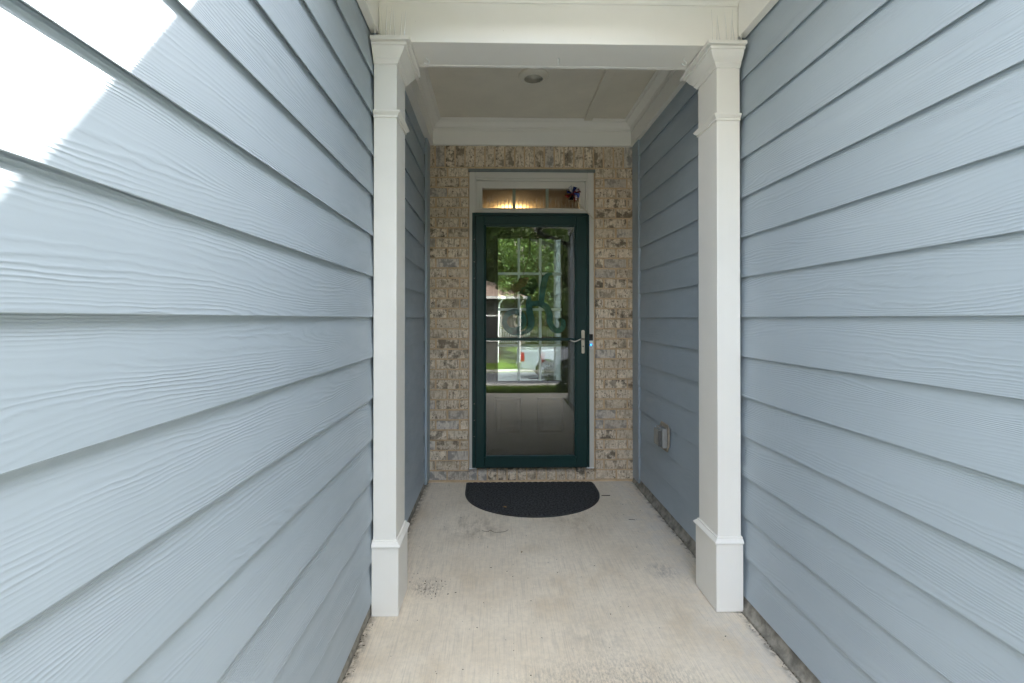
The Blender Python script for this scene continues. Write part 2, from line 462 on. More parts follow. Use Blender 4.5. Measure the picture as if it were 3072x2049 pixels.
# ------------------------------------------------------------------ brick wall
bw = empty("brick_wall", (.29, YB, 0), "whitewashed tan brick wall around the front door", "wall")
mb = MB()
yb = YB + .0085
mb.box(-.60, -.222, yb, yb+.20, -.02, 2.74); mb.box(.800, 1.16, yb, yb+.20, -.02, 2.74); mb.box(-.2215, .7995, yb, yb+.20, 2.500, 2.74)
mb.build("mortar", M['mortar'], bw)
mb = MB(); 
P = []
for i in range(61):
    xx = -.575 + 1.70*i/60; j = .003*noise.noise(Vector((xx*9, 0, 0)))
    P.append([(xx, YB - .020 + j*2, -.003), (xx, YB - .018 + j, .006 + j), (xx, YB + .002, .014 + j), (xx, YB + .02, .016)])
mb.grid(P); mb.build("mortar_wash", M['mortar'], bw)
_bc = {}
def brick_mesh(wd, ht, var, dp=.055):
    key = (round(wd, 3), round(ht, 3), var, round(dp, 3))
    if key in _bc: return _bc[key]
    r = random.Random(hash(key) & 0xffff); mb = MB(); bm = mb.bm
    nx_ = max(2, int(wd/.045)+1); nz_ = max(2, int(ht/.045)+1)
    def pt(i, j, lvl):
        x = -wd/2 + wd*i/nx_; z = -ht/2 + ht*j/nz_
        e = (i in (0, nx_)) or (j in (0, nz_))
        s = .0016
        x += r.uniform(-s, s)*(1 if not (i in (0, nx_)) else 1.1); z += r.uniform(-s, s)*1.1
        if lvl == 0: return (x*.975 if e else x, -dp/2 + r.uniform(0, .0022), z*.95 if e else z)
        if lvl == 1: return (x, -dp/2 + .006 + r.uniform(-.001, .001), z)
        return (x, dp/2, z)
    F = [[bm.verts.new(pt(i, j, 0)) for j in range(nz_+1)] for i in range(nx_+1)]
    for i in range(nx_):
        for j in range(nz_): bm.faces.new([F[i][j], F[i+1][j], F[i+1][j+1], F[i][j+1]])
    ring = [(i, 0) for i in range(nx_)] + [(nx_, j) for j in range(nz_)] + [(i, nz_) for i in range(nx_, 0, -1)] + [(0, j) for j in range(nz_, 0, -1)]
    A = [F[i][j] for i, j in ring]; B = [bm.verts.new(pt(i, j, 1)) for i, j in ring]; D = [bm.verts.new((b.co.x, dp/2, b.co.z)) for b in B]
    n = len(ring)
    for k in range(n):
        bm.faces.new([A[k], A[(k+1)%n], B[(k+1)%n], B[k]]); bm.faces.new([B[k], B[(k+1)%n], D[(k+1)%n], D[k]])
    bmesh.ops.recalc_face_normals(bm, faces=bm.faces)
    me = bpy.data.meshes.new("brick"); bm.to_mesh(me); bm.free(); me.materials.append(M['brick']); _bc[key] = me; return me
def brick(x0, x1, z0, z1, yf=YB, dp=.055, tilt=0):
    me = brick_mesh(x1-x0, z1-z0, rnd.randrange(3), dp)
    o = link("brick", me, None, bw, rel(bw, ((x0+x1)/2, yf + dp/2 + rnd.uniform(-.0025, .0025), (z0+z1)/2)))
    o.rotation_euler = (tilt, rnd.uniform(-.012, .012), rnd.uniform(-.01, .01)); return o
PIT, BH = .0808, .0680
for k in range(31):
    z0 = .011 + k*PIT; z1 = z0 + BH
    def u(a): return a + rnd.uniform(-.0018, .0018)
    if k % 2 == 0:
        L = [(-.222-.160, -.222), (-.560, -.222-.173)]; Rr = [(.800, .960), (.973, 1.125)]
    else:
        L = [(-.222-.060, -.222), (-.222-.252, -.222-.073), (-.560, -.222-.265)]; Rr = [(.800, .861), (.874, 1.050), (1.063, 1.125)]
    for a, b in L: brick(u(a), u(b) if b != -.222 else b, z0 + rnd.uniform(-.001, .001), z1)
    for a, b in Rr: brick(u(a) if a != .800 else a, u(b), z0 + rnd.uniform(-.001, .001), z1)
xx = -.560; k = 0
while xx < 1.09:       # soldier course
    brick(xx, xx + .0668, 2.514, 2.704); xx += .0797 + rnd.uniform(-.0008, .0008)
# sloping rowlock sill under the door
for k in range(13):
    x0 = -.219 + k*.0785
    mb = MB(); j = rnd.uniform(-.002, .002)
    mb.poly_prism([(YB-.006+j, .004), (YB-.010+j, .062), (YB-.004+j, .070), (YB+.075, .094), (YB+.075, .004)], 'x', x0, x0+.0655)
    o = mb.build("brick", M['brick'], bw, bevel=.003, origin=(x0+.033, YB, .03))
mb = MB(); mb.poly_prism([(YB, .0), (YB-.002, .060), (YB+.004, .066), (YB+.085, .090), (YB+.085, .0)], 'x', -.2215, .7995); mb.build("mortar", M['mortar'], bw)
mb = MB(); mb.box(-.2215, .7995, YB+.004, YB+.12, 2.4775, 2.4995); mb.build("lintel", M['lintel'], bw, bevel=.001)

# ------------------------------------------------------------------ columns
YF = 2.088; YR = 2.282
def sweep3(prof, xw, xi, y0, y1, name, parent):
    """mouldings round three sides of a pier; xw wall side, xi inner side"""
    s = 1 if xi > xw else -1
    mb = MB(); rings = []
    for p, z in prof:
        rings.append([mb.bm.verts.new(q) for q in ((xw, y0-p, z), (xi+s*p, y0-p, z), (xi+s*p, y1+p, z), (xw, y1+p, z))])
    for a, b in zip(rings, rings[1:]):
        for k in range(3): mb.bm.faces.new([a[k], a[k+1], b[k+1], b[k]])
    for rr in (rings[0], rings[-1]): mb.bm.faces.new(rr)
    mb.bm.faces.new([r_[0] for r_ in rings] + [r_[3] for r_ in rings][::-1])
    return mb.build(name, M['trim'], parent, bevel=.0007)
def column(xw, xi, label):
    x0, x1 = min(xw, xi), max(xw, xi); s = 1 if xi > xw else -1
    root = empty("entry_column", ((x0+x1)/2, (YF+YR)/2, 0), label, "column", "columns either side of the entry")
    mb = MB(); mb.box(x0, x1, YF, YR, .31, 2.43); mb.build("shaft", M['trim'], root, bevel=.0012)
    bx0, bx1 = (x0 - .004, x1 + .012) if s > 0 else (x0 - .012, x1 + .004)
    mb = MB(); mb.box(bx0, bx1, YF-.012, YR+.012, .003, .306); mb.build("plinth", M['trim'], root, bevel=.0012)
    xo = bx0 if s > 0 else bx1
    sweep3([(.010, .301), (.020, .3035), (.0215, .308), (.020, .312), (.010, .322), (.008, .3225), (.007, .330), (0, .331)], xo, xi, YF, YR, "base_moulding", root)
    sweep3([(0, 2.183), (.006, 2.184), (.006, 2.193), (.010, 2.196), (.015, 2.201), (.0185, 2.206), (.0185, 2.210), (.015, 2.212), (0, 2.213)], xw, xi, YF, YR, "astragal", root)
    cap = [(0, 2.418), (.006, 2.419), (.009, 2.425), (.0155, 2.433), (.0165, 2.437), (.0165, 2.4405), (.019, 2.4425), (.022, 2.446),
           (.027, 2.451), (.033, 2.459), (.038, 2.468), (.0415, 2.475), (.043, 2.4795), (.050, 2.4805), (.0515, 2.486), (.0515, 2.4915), (0, 2.492)]
    sweep3(cap, xw, xi, YF, YR, "capital", root)
    sweep3([(0, 2.4925), (.066, 2.4925), (.066, 2.5075), (0, 2.5075)], xw, xi, YF, YR, "cap_board", root)
    return root
colL = column(-.537, -.437, "narrow cream square column against the left siding wall")
colR = column(1.090, .986, "narrow cream square column against the right siding wall")

# ------------------------------------------------------------------ beam across the columns
beam = empty("porch_beam", (.28, 2.17, 2.508), "cream boxed beam spanning the two columns, with hooks under it", "beam")
mb = MB(); mb.box(-.512, 1.074, 2.071, 2.094, 2.5085, 2.72); mb.build("front_board", M['trim'], beam, bevel=.0015)
mb = MB(); mb.box(-.530, 1.098, 2.0945, 2.262, 2.5115, 2.86); mb.build("soffit_board", M['trim'], beam, bevel=.001)
mb = MB(); mb.box(-.530, 1.098, 2.2625, 2.284, 2.5102, 2.86); mb.build("rear_board", M['trim'], beam, bevel=.0015)
# crown under the roof soffit, outside
CR = [(0, 0), (.008, .001), (.010, .010), (.020, .020), (.034, .030), (.044, .044), (.050, .047), (.050, .056), (0, .0565)]
mb = MB(); mb.poly_prism([(2.0705 - p, 2.682 + h) for p, h in CR], 'x', -.511, 1.073); mb.build("crown_moulding", M['trim'], beam)

# ------------------------------------------------------------------ porch ceiling with its frieze and crown
ZC = 2.872
pc = empty("porch_ceiling", (.28, 3.0, ZC), "shaded beige porch ceiling with one batten and a deep crown", "ceiling")
mb = MB(); mb.box(-.56, 1.13, 2.27, 3.84, ZC, ZC+.02); mb.build("ceiling_panel", M['ceiling'], pc)
mb = MB(); mb.box(.690, .753, 2.285, 3.688, ZC-.022, ZC-.001); mb.build("batten", M['ceiling'], pc, bevel=.0015)
fx0, fx1, fy0, fy1 = -.500, 1.083, 2.2855, 3.760
mb = MB(); mb.box(fx0-.0, fx1, fy1, YB+.04, 2.680, ZC); mb.build("frieze_board", M['trim'], pc, bevel=.0012)
mb = MB(); mb.box(XL-.02, fx0-.0005, fy0+.0, YB+.0395, 2.6805, ZC); mb.build("frieze_board", M['trim'], pc, bevel=.0012)
mb = MB(); mb.box(fx1+.0005, XR+.02, fy0+.0, YB+.0395, 2.6805, ZC); mb.build("frieze_board", M['trim'], pc, bevel=.0012)
crown = [(.0005, 2.794), (.009, 2.795), (.010, 2.803), (.004, 2.805), (.004, 2.809), (.014, 2.812), (.016, 2.820), (.024, 2.829), (.036, 2.838), (.046, 2.846),
         (.049, 2.853), (.062, 2.854), (.063, 2.861), (.068, 2.863), (.068, ZC-.002)]
mb = MB(); rings = []
for p, z in crown:
    rings.append([mb.bm.verts.new(q) for q in ((fx0+p, fy0+p, z), (fx1-p, fy0+p, z), (fx1-p, fy1-p, z), (fx0+p, fy1-p, z))])
for a, b in zip(rings, rings[1:]):
    for k in range(4): mb.bm.faces.new([a[k], a[(k+1)%4], b[(k+1)%4], b[k]])
mb.build("crown_moulding", M['trim'], pc)
# recessed light
rl = empty("recessed_light", (.243, 3.09, ZC), "round white recessed porch light in the ceiling, switched off", "light fixture")
mb = MB(); cx, cy = .243, 3.05
prof = [(.098, ZC-.0005), (.098, ZC-.006), (.090, ZC-.014), (.066, ZC-.026), (.060, ZC-.026), (.060, ZC-.001)]
rg = [[mb.bm.verts.new((cx+r_*math.cos(t), cy+r_*math.sin(t), z)) for t in [2*math.pi*k/40 for k in range(40)]] for r_, z in prof]
for a, b in zip(rg, rg[1:]):
    for k in range(40): mb.bm.faces.new([a[k], a[(k+1)%40], b[(k+1)%40], b[k]])
mb.build("trim_ring", trim_material("light_ring_enamel", (.74, .70, .60)), rl, smooth=True)
mb = MB(); mb.lathe((cx, cy, 0), [(.059, ZC-.022), (.054, ZC-.020), (.03, ZC-.018), (.004, ZC-.017)], n=32)
mb.build("lens", simple("frosted_lens", (.62, .60, .52), .5, .03), rl, smooth=True)

# ------------------------------------------------------------------ hooks under the beam
def hook(x, y, rz, label):
    root = bpy.data.objects.new("screw_hook", None)
    pts = [(0, 0, .004), (0, 0, -.010)]
    for k in range(0, 13):
        t = R(100 - k*22.5)
        pts.append((.0105*math.cos(t) + .0005, 0, -.0215 + .0112*math.sin(t)))
    mb = MB(); mb.tube(pts, .0027, 8)
    bmesh.ops.recalc_face_normals(mb.bm, faces=mb.bm.faces)
    me = bpy.data.meshes.new("screw_hook"); mb.bm.to_mesh(me); mb.bm.free(); me.shade_smooth()
    bpy.data.objects.remove(root)
    o = link("screw_hook", me, M['hook'], None, (x, y, 2.5115)); o.rotation_euler = (0, 0, rz)
    tag(o, label, "hook", "white screw hooks under the beam")
hook(-.322, 2.20, 0, "white open screw hook under the left end of the beam")
hook(.290, 2.19, R(82), "white screw hook turned edge-on at the middle of the beam")
hook(.876, 2.18, R(8), "white open screw hook under the right end of the beam")

# ------------------------------------------------------------------ bird spikes
def spike_mesh(h, r, fork):
    mb = MB(); mb.tube([(0,0,0), (0, .001, h*.5), (.001, 0, h)], [r, r*.8, r*.35], 6)
    if fork:
        mb.tube([(0,0,h*.55), (-.010, 0, h*.78)], [r*.7, r*.3], 5); mb.tube([(0,0,h*.62), (.012, 0, h*.90)], [r*.7, r*.3], 5)
    bmesh.ops.recalc_face_normals(mb.bm, faces=mb.bm.faces)
    me = bpy.data.meshes.new("spike"); mb.bm.to_mesh(me); mb.bm.free(); me.materials.append(M['spike' if fork is not None else 'clear']); return me
def spikes(x0, x1, y, z, n, h, label, dy=.02, forks=False, r=.0016):
    root = empty("bird_spike_strip", ((x0+x1)/2, y, z), label, "bird spikes", "clear plastic bird spike strips")
    mb = MB(); mb.box(x0, x1, y-.012, y+.012, z, z+.004); mb.build("base_strip", M['clear'], root)
    ms = [spike_mesh(h*a, r, b if forks else None) for a, b in ((1, False), (.93, True), (.8, False))]
    for k in range(n):
        o = link("spike", ms[(k*2+k//3) % 3], None, root, rel(root, (x0 + (x1-x0)*(k+.5)/n, y + (-dy, 0, dy)[k % 3]*.4, z+.003)))
        o.rotation_euler = ((.16, 0, -.16)[k % 3]*.5 + rnd.uniform(-.03, .03), rnd.uniform(-.10, .10), rnd.uniform(0, 6) if not forks else rnd.uniform(-.4, .4))
spikes(-.530, -.385, 2.048, 2.508, 7, .145, "clear plastic bird spikes standing on the left column cap", r=.0021)
spikes(.935, 1.082, 2.048, 2.508, 7, .145, "clear plastic bird spikes standing on the right column cap", r=.0021)

# ------------------------------------------------------------------ door frame with transom
df = empty("door_frame", (.29, 3.80, .1), "weathered cream door frame with a three-pane transom", "door frame")
yf = 3.797
mb = MB(); mb.box(-.214, -.166, yf, 3.93, .098, 2.4765); mb.build("side_casing", M['frame'], df, bevel=.003)
mb = MB(); mb.box(.740, .789, yf, 3.93, .098, 2.4765); mb.build("side_casing", M['frame'], df, bevel=.003)
mb = MB(); mb.box(-.1655, .7395, yf, 3.93, 2.429, 2.4765); mb.build("head_casing", M['frame'], df, bevel=.003)
mb = MB(); mb.box(-.1655, .7395, yf+.002, 3.93, 2.140, 2.1745); mb.build("transom_bar", M['frame'], df, bevel=.0025)
# inner bead
for (a, b, c_, d) in ((-.1655, -.1545, 2.175, 2.4285), (.7265, .7395, 2.175, 2.4285)):
    mb = MB(); mb.box(a, b, yf+.008, 3.93, c_, d); mb.build("bead", M['frame'], df, bevel=.002)
mb = MB(); mb.box(-.154, .726, yf+.008, 3.93, 2.410, 2.4285); mb.build("bead", M['frame'], df, bevel=.002)
# transom sash
for (a, b, c_, d) in ((-.154, -.111, 2.1755, 2.4095), (.682, .726, 2.1755, 2.4095), (-.1105, .6815, 2.357, 2.4095), (-.1105, .6815, 2.1755, 2.194)):
    mb = MB(); mb.box(a, b, 3.828, 3.90, c_, d); mb.build("sash", M['frame'], df, bevel=.0015)
mb = MB(); mb.box(-.110, .681, 3.846, 3.850, 2.195, 2.3565); mb.build("transom_glass", M['transom_glass'], df)
for xm in (.147, .417):
    mb = MB(); mb.box(xm-.0125, xm+.0125, 3.853, 3.859, 2.1945, 2.3565); mb.build("grille_bar", simple("green_grey_grille", (.34, .42, .37), .5, .03), df)
mb = MB(); mb.box(-.222, .800, 3.87, 3.99, .088, .106); mb.build("threshold", M['nickel'], df)
mb = MB(); mb.box(-.214, -.150, yf-.006, 3.84, .094, .1035); mb.box(.725, .789, yf-.006, 3.84, .094, .1035); mb.build("sill_horn", M['white'], df, bevel=.001)
mb = MB()
for a, b in ((-.224, -.2145), (.7895, .802)): mb.box(a, b, yf+.012, 3.93, .098, 2.476)
mb.build("caulk_joint", M['mortar'], df)
spikes(-.150, .722, 3.812, 2.1755, 30, .115, "row of clear forked bird spikes along the transom sill", dy=.006, forks=True, r=.0026)

# ------------------------------------------------------------------ storm door
sdr = empty("storm_door", (.279, 3.78, .108), "dark green full-view storm door with a nickel lever", "door")
SX0, SX1, SZ0, SZ1 = -.190, .748, .110, 2.143
mb = MB(); mb.box(SX0, SX0+.024, 3.774, 3.83, SZ0, SZ1); mb.build("hinge_rail", M['green'], sdr, bevel=.002)
mb = MB(); mb.box(SX1-.017, SX1, 3.774, 3.83, SZ0, SZ1); mb.build("latch_rail", M['green'], sdr, bevel=.002)
mb = MB(); mb.box(SX0+.0245, SX1-.0175, 3.774, 3.83, SZ1-.020, SZ1); mb.build("drip_rail", M['green'], sdr, bevel=.002)
mb = MB(); mb.box(SX0+.0245, SX1-.0175, 3.790, 3.80, SZ0, SZ1-.0205); mb.box(-.060, .612, 3.7895, 3.8005, .222, 2.014)
mb.bm.free(); mb = MB()
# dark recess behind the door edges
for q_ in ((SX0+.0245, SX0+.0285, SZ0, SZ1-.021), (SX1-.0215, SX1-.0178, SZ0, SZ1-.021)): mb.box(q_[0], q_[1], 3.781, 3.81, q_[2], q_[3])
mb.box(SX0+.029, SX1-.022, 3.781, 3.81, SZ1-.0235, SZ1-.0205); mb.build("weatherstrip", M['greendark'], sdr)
dx0, dx1, dz0, dz1 = SX0+.029, SX1-.022, .116, SZ1-.024
gx0, gx1, gz0, gz1 = -.079, .629, .204, 2.033
def rail(a, b, c_, d, name):
    mb = MB(); mb.box(a, b, 3.768, 3.800, c_, d); mb.build(name, M['green'], sdr, bevel=.003)
rail(dx0, gx0-.014, dz0, dz1, "stile"); rail(gx1+.014, dx1, dz0, dz1, "stile")
rail(gx0-.0135, gx1+.0135, gz1+.014, dz1, "top_rail"); rail(gx0-.0135, gx1+.0135, dz0, gz0-.010, "bottom_rail")
# glazing bead: sloped inner lip on four sides
def bead(poly, axis, a, b): mb = MB(); mb.poly_prism(poly, axis, a, b); mb.build("glazing_bead", M['green'], sdr, bevel=.0006)
bead([(gx0-.0138, 3.772), (gx0-.003, 3.776), (gx0, 3.784), (gx0, 3.797), (gx0-.0138, 3.797)], 'z', gz0-.0095, gz1+.0135)
bead([(gx1+.0138, 3.772), (gx1+.003, 3.776), (gx1, 3.784), (gx1, 3.797), (gx1+.0138, 3.797)], 'z', gz0-.0095, gz1+.0135)
bead([(3.772, gz1+.0138), (3.776, gz1+.003), (3.784, gz1), (3.797, gz1), (3.797, gz1+.0138)], 'x', gx0+.0003, gx1-.0003)
bead([(3.764, gz0-.0098), (3.763, gz0-.004), (3.770, gz0+.001), (3.784, gz0+.002), (3.797, gz0+.002), (3.797, gz0-.0098)], 'x', gx0+.0003, gx1-.0003)
mb = MB(); mb.box(gx0+.001, gx1-.001, 3.7855, 3.7895, gz0+.003, gz1-.001); mb.build("glass", M['storm_glass'], sdr)
mb = MB(); mb.box(gx0+.0005, gx1-.0005, 3.776, 3.7848, 1.121, 1.143); mb.build("middle_bar", M['green'], sdr, bevel=.002)
mb = MB(); mb.box(dx0, dx1, 3.772, 3.790, .1085, .1155); mb.build("sweep", M['greendark'], sdr)
for z in (.36, .49, .62, 1.62, 1.75, 1.93):
    mb = MB(); mb.lathe((SX0+.017, 3.773, z), [(.0026, 0), (.0022, -.0012)], 'y', 10); mb.build("screw", M['nickel'], sdr)
# lever set
hp = None
mb = MB()
zz0, zz1, hx, hw = 1.019, 1.206, .694, .0130
pl = []
for k in range(9): t = math.pi*k/8; pl.append((hx + hw*math.cos(t), zz1 - hw*.75 + hw*.75*math.sin(t)))
for k in range(9): t = math.pi + math.pi*k/8; pl.append((hx + hw*math.cos(t), zz0 + hw*.75 + hw*.75*math.sin(t)))
mb.poly_prism(pl, 'y', 3.761, 3.7675); hp = mb.build("handle_plate", M['nickel'], sdr, bevel=.0012)
mb = MB(); mb.lathe((hx, 3.761, 1.137), [(.010, 0), (.009, -.012), (.0065, -.026)], 'y', 16)
pts = bez([(hx+.002, 3.736, 1.136), (hx-.010, 3.726, 1.1405), (hx-.030, 3.722, 1.134), (hx-.055, 3.722, 1.1215), (hx-.078, 3.723, 1.117), (hx-.100, 3.727, 1.1235), (hx-.110, 3.733, 1.1275)], 8)
mb.tube(pts, [.0058]*8 + [.0052]*(len(pts)-8), 10); mb.build("lever", M['nickel'], hp, smooth=True)
mb = MB(); mb.lathe((hx+.001, 3.7608, 1.077), [(.0052, 0), (.0050, -.002)], 'y', 14); mb.box(hx-.0006, hx+.0022, 3.7575, 3.7587, 1.0745, 1.0805); mb.build("keyhole", M['black'], hp)

# ------------------------------------------------------------------ inner door, seen through the storm door
idr = empty("front_door", (.275, 3.88, .106), "taupe front door with a twelve-pane window, behind the storm door", "door")
LX0, LX1, LZ0, LZ1 = .012, .543, .782, 1.961
mb = MB()
DX0, DX1, DZ0, DZ1 = -.163, .737, .107, 2.138
for q_ in ((DX0, LX0, DZ0, DZ1), (LX1, DX1, DZ0, DZ1), (LX0, LX1, DZ0, LZ0), (LX0, LX1, LZ1, DZ1)): mb.box(q_[0], q_[1], 3.885, 3.925, q_[2], q_[3])
mb.build("slab", M['door'], idr)
for (a, b) in ((-.012, .212), (.338, .560)):
    c_, d = .355, .652
    mb = MB()
    rings = []
    for (off, y) in ((0, 3.8845), (.004, 3.880), (.012, 3.8795), (.020, 3.8845), (.030, 3.8846), (.052, 3.8785)):
        rings.append([mb.bm.verts.new(q_) for q_ in ((a+off, y, c_+off), (b-off, y, c_+off), (b-off, y, d-off), (a+off, y, d-off))])
    for r0, r1 in zip(rings, rings[1:]):
        for k in range(4): mb.bm.faces.new([r0[k], r0[(k+1)%4], r1[(k+1)%4], r1[k]])
    mb.bm.faces.new(rings[-1]); mb.build("raised_panel", M['door'], idr)
for q_ in ((LX0-.022, LX0+.004, LZ0-.022, LZ1+.022), (LX1-.004, LX1+.022, LZ0-.022, LZ1+.022)):
    mb = MB(); mb.box(q_[0], q_[1], 3.875, 3.8848, q_[2], q_[3]); mb.build("window_frame", M['door'], idr, bevel=.003)
for q_ in ((LZ0-.022, LZ0+.004), (LZ1-.004, LZ1+.022)):
    mb = MB(); mb.box(LX0+.0045, LX1-.0045, 3.875, 3.8848, q_[0], q_[1]); mb.build("window_frame", M['door'], idr, bevel=.003)
mb = MB(); mb.box(LX0+.001, LX1-.001, 3.898, 3.901, LZ0, LZ1); g = mb.build("window_glass", M['lite_glass'], idr, origin=((LX0+LX1)/2, 3.894, (LZ0+LZ1)/2))
g.rotation_euler = (0, 0, R(1.5))
mb = MB()
for x in (.188, .364): mb.box(x-.0095, x+.0095, 3.8815, 3.886, LZ0, LZ1)
for z in (1.667, 1.373, 1.077): mb.box(LX0, LX1, 3.882, 3.8855, z-.0095, z+.0095)
mb.build("grille", M['grille'], idr)
mb = MB(); mb.lathe((.668, 3.884, .978), [(.027, 0), (.026, -.006), (.012, -.010), (.010, -.022), (.022, -.030), (.026, -.042), (.022, -.052), (.008, -.056)], 'y', 24)
mb.build("knob", M['nickel'], idr, smooth=True)

# letter hanger on the inner door
teal = N("mottled_teal_paint"); c_ = teal.coord()
teal_m = teal.done(teal.mix(teal.ramp(teal.noise(c_, 30, 5, .7), .35, .65), (.014, .085, .085), (.04, .16, .14)), .6, teal.bump(teal.noise(c_, 120, 3, .6), .4, .001))
dh = empty("door_hanger", (.30, 3.872, 1.15), "teal script letter H with a brown and green bow, hung on the front door", "door hanger")
def hz(px, py):   # the hanger's own plan: units of a 1711 x 1568 sheet 0.654 m wide
    return (-.022 + px/1711*.654, 1.721 - py/1568*.598)
def stroke(pts, wds):
    mb = MB(); P = bez([(*hz(*p), 0) for p in pts], 8)
    W = []
    for i in range(len(P)):
        t = i/(len(P)-1)*(len(wds)-1); k = min(int(t), len(wds)-2); W.append((wds[k]*(1-(t-k)) + wds[k+1]*(t-k))*.000382*.5)
    L_, R_ = [], []
    for i, p in enumerate(P):
        d = (P[min(i+1, len(P)-1)] - P[max(i-1, 0)]).normalized(); n_ = Vector((-d.y, d.x, 0))
        L_.append(p + n_*W[i]); R_.append(p - n_*W[i])
    return mb, L_, R_
def add_stroke(bmB, pts, wds, y0, y1):
    mb, L_, R_ = stroke(pts, wds); mb.bm.free(); bm = bmB.bm
    f = [[bm.verts.new((p.x, y, p.y)) for p in L_] for y in (y0, y1)] + [[bm.verts.new((p.x, y, p.y)) for p in R_] for y in (y1, y0)]
    n = len(L_)
    for i in range(n-1):
        for k in range(4): bm.faces.new([f[k][i], f[k][i+1], f[(k+1)%4][i+1], f[(k+1)%4][i]])
    bm.faces.new([f[k][0] for k in range(4)]); bm.faces.new([f[k][-1] for k in range(4)][::-1])
mbL = MB()
ST = [([(1265, 145), (1170, 165), (1105, 260), (1065, 450), (1040, 640), (1030, 790)], [40, 80, 125, 135, 120, 110]),
      ([(1000, 790), (1130, 860), (1200, 1000), (1210, 1180), (1290, 1330), (1400, 1370), (1490, 1290), (1490, 1170), (1420, 1120)], [110, 140, 140, 125, 120, 110, 105, 95, 60]),
      ([(755, 595), (765, 760), (775, 960), (810, 1150), (790, 1300), (700, 1400)], [70, 130, 140, 150, 130, 70]),
      ([(770, 775), (900, 785), (1040, 775)], [120, 110, 120]),
      ([(690, 1400), (560, 1425), (410, 1400), (290, 1310), (225, 1160)], [60, 95, 120, 120, 90]),
      ([(250, 1270), (245, 1150), (300, 1020), (450, 960), (600, 1010), (655, 1150), (620, 1290), (480, 1340), (340, 1320)], [70, 95, 120, 115, 120, 115, 110, 80, 60])]
for i, (a, b) in enumerate(ST): add_stroke(mbL, a, b, 3.862 + i*.0006, 3.871 - i*.0003)
mbL.build("letter", teal_m, dh)
bowb = simple("brown_burlap", (.13, .060, .022), .9, .2, 60, .8, 300); bowg = simple("dark_green_ribbon", (.016, .045, .020), .8, .2, 60, .6, 300)
def loop(cx, cy, ang, L, Wd, mat, name):
    mb = MB(); P = []
    for i in range(13):
        t = i/12; s = math.sin(math.pi*t); rr = L*(1-math.cos(2*math.pi*t))/2*.95
        lift = .018*math.sin(2*math.pi*t)
        row = []
        for j in range(5):
            v = (j/4-.5)*Wd*(.35 + .75*s)
            x = rr*math.cos(ang) - v*math.sin(ang); z = rr*math.sin(ang) + v*math.cos(ang)
            row.append((cx + x, 3.848 - lift*.7 + .003*math.sin(j*2+i), cy + z))
        P.append(row)
    mb.grid(P); o = mb.build(name, mat, dh, smooth=True); return o
bx, bz = hz(690, 400)
for k, (ang, L, Wd, m_) in enumerate(((R(195), .125, .075, bowb), (R(160), .075, .07, bowb), (R(215), .06, .07, bowb), (R(335), .095, .08, bowg), (R(20), .10, .07, bowg), (R(255), .085, .07, bowg), (R(100), .07, .06, bowb), (R(300), .09, .065, bowg))):
    loop(bx, bz, ang, L, Wd, m_, "bow_loop")
mb = MB(); mb.box(.272, .284, 3.8625, 3.8665, 1.825, 2.145); mb.build("hanger_strap", M['greendark'], dh)
for tx, ty in ((640, 160), (1090, 250)):
    X1, Z1 = hz(tx, ty); mb = MB(); mb.tube([(.278, 3.864, 1.83), ((.278+X1)/2, 3.863, (1.83+Z1)/2), (X1, 3.865, Z1)], .0022, 6); mb.build("string", simple("jute_string", (.25, .18, .12), .9, .1), dh)

# ------------------------------------------------------------------ door bell
db = empty("video_doorbell", (.7615, yf, 1.11), "slim video doorbell with a blue-lit button on the right casing", "doorbell")
mb = MB(); mb.box(.746, .777, yf-.020, yf-.0003, 1.1215, 1.173); mb.build("camera_housing", M['black'], db, bevel=.003)
mb = MB(); mb.lathe((.7615, yf-.0203, 1.150), [(.007, 0), (.0062, -.0015), (.003, -.0008)], 'y', 20); mb.build("camera_lens", simple("lens_glass", (.03, .035, .04), .08, .02), db, smooth=True)
mb = MB(); mb.box(.7468, .7762, yf-.018, yf-.0003, 1.0535, 1.121); mb.build("faceplate", M['white'], db, bevel=.0025)
mb = MB(); mb.lathe((.7615, yf-.0182, 1.088), [(.0115, 0), (.0108, -.0016), (.006, -.0022)], 'y', 28)
mb.build("button", simple("blue_button_face", (.01, .05, .22), .15, .05), db, smooth=True)
e = N("blue_button_glow"); e.p.inputs['Base Color'].default_value = (.05, .3, .9, 1); e.p.inputs['Emission Color'].default_value = (.05, .32, 1, 1); e.p.inputs['Emission Strength'].default_value = .6
mb = MB()
pts = [(.7615 + .0062*math.cos(t), yf-.0212, 1.088 + .0062*math.sin(t)) for t in [R(-35 - k*12) for k in range(27)]]
mb.tube(pts[::-1] , .0012, 6); mb.tube([(.7556, yf-.0212, 1.088), (.7674, yf-.0212, 1.088)], .0010, 6); mb.build("button_ring", e.m, db)  # lit ring, its gap and bar drawing an e-shaped reflection as glow
mb = MB()
for x, z in ((.7555, 1.064), (.7585, 1.066), (.7615, 1.0635), (.7645, 1.066), (.7675, 1.064)): mb.box(x-.0009, x+.0009, yf-.0186, yf-.0181, z-.003, z+.002)
mb.build("mark", M['darkplastic'], db)

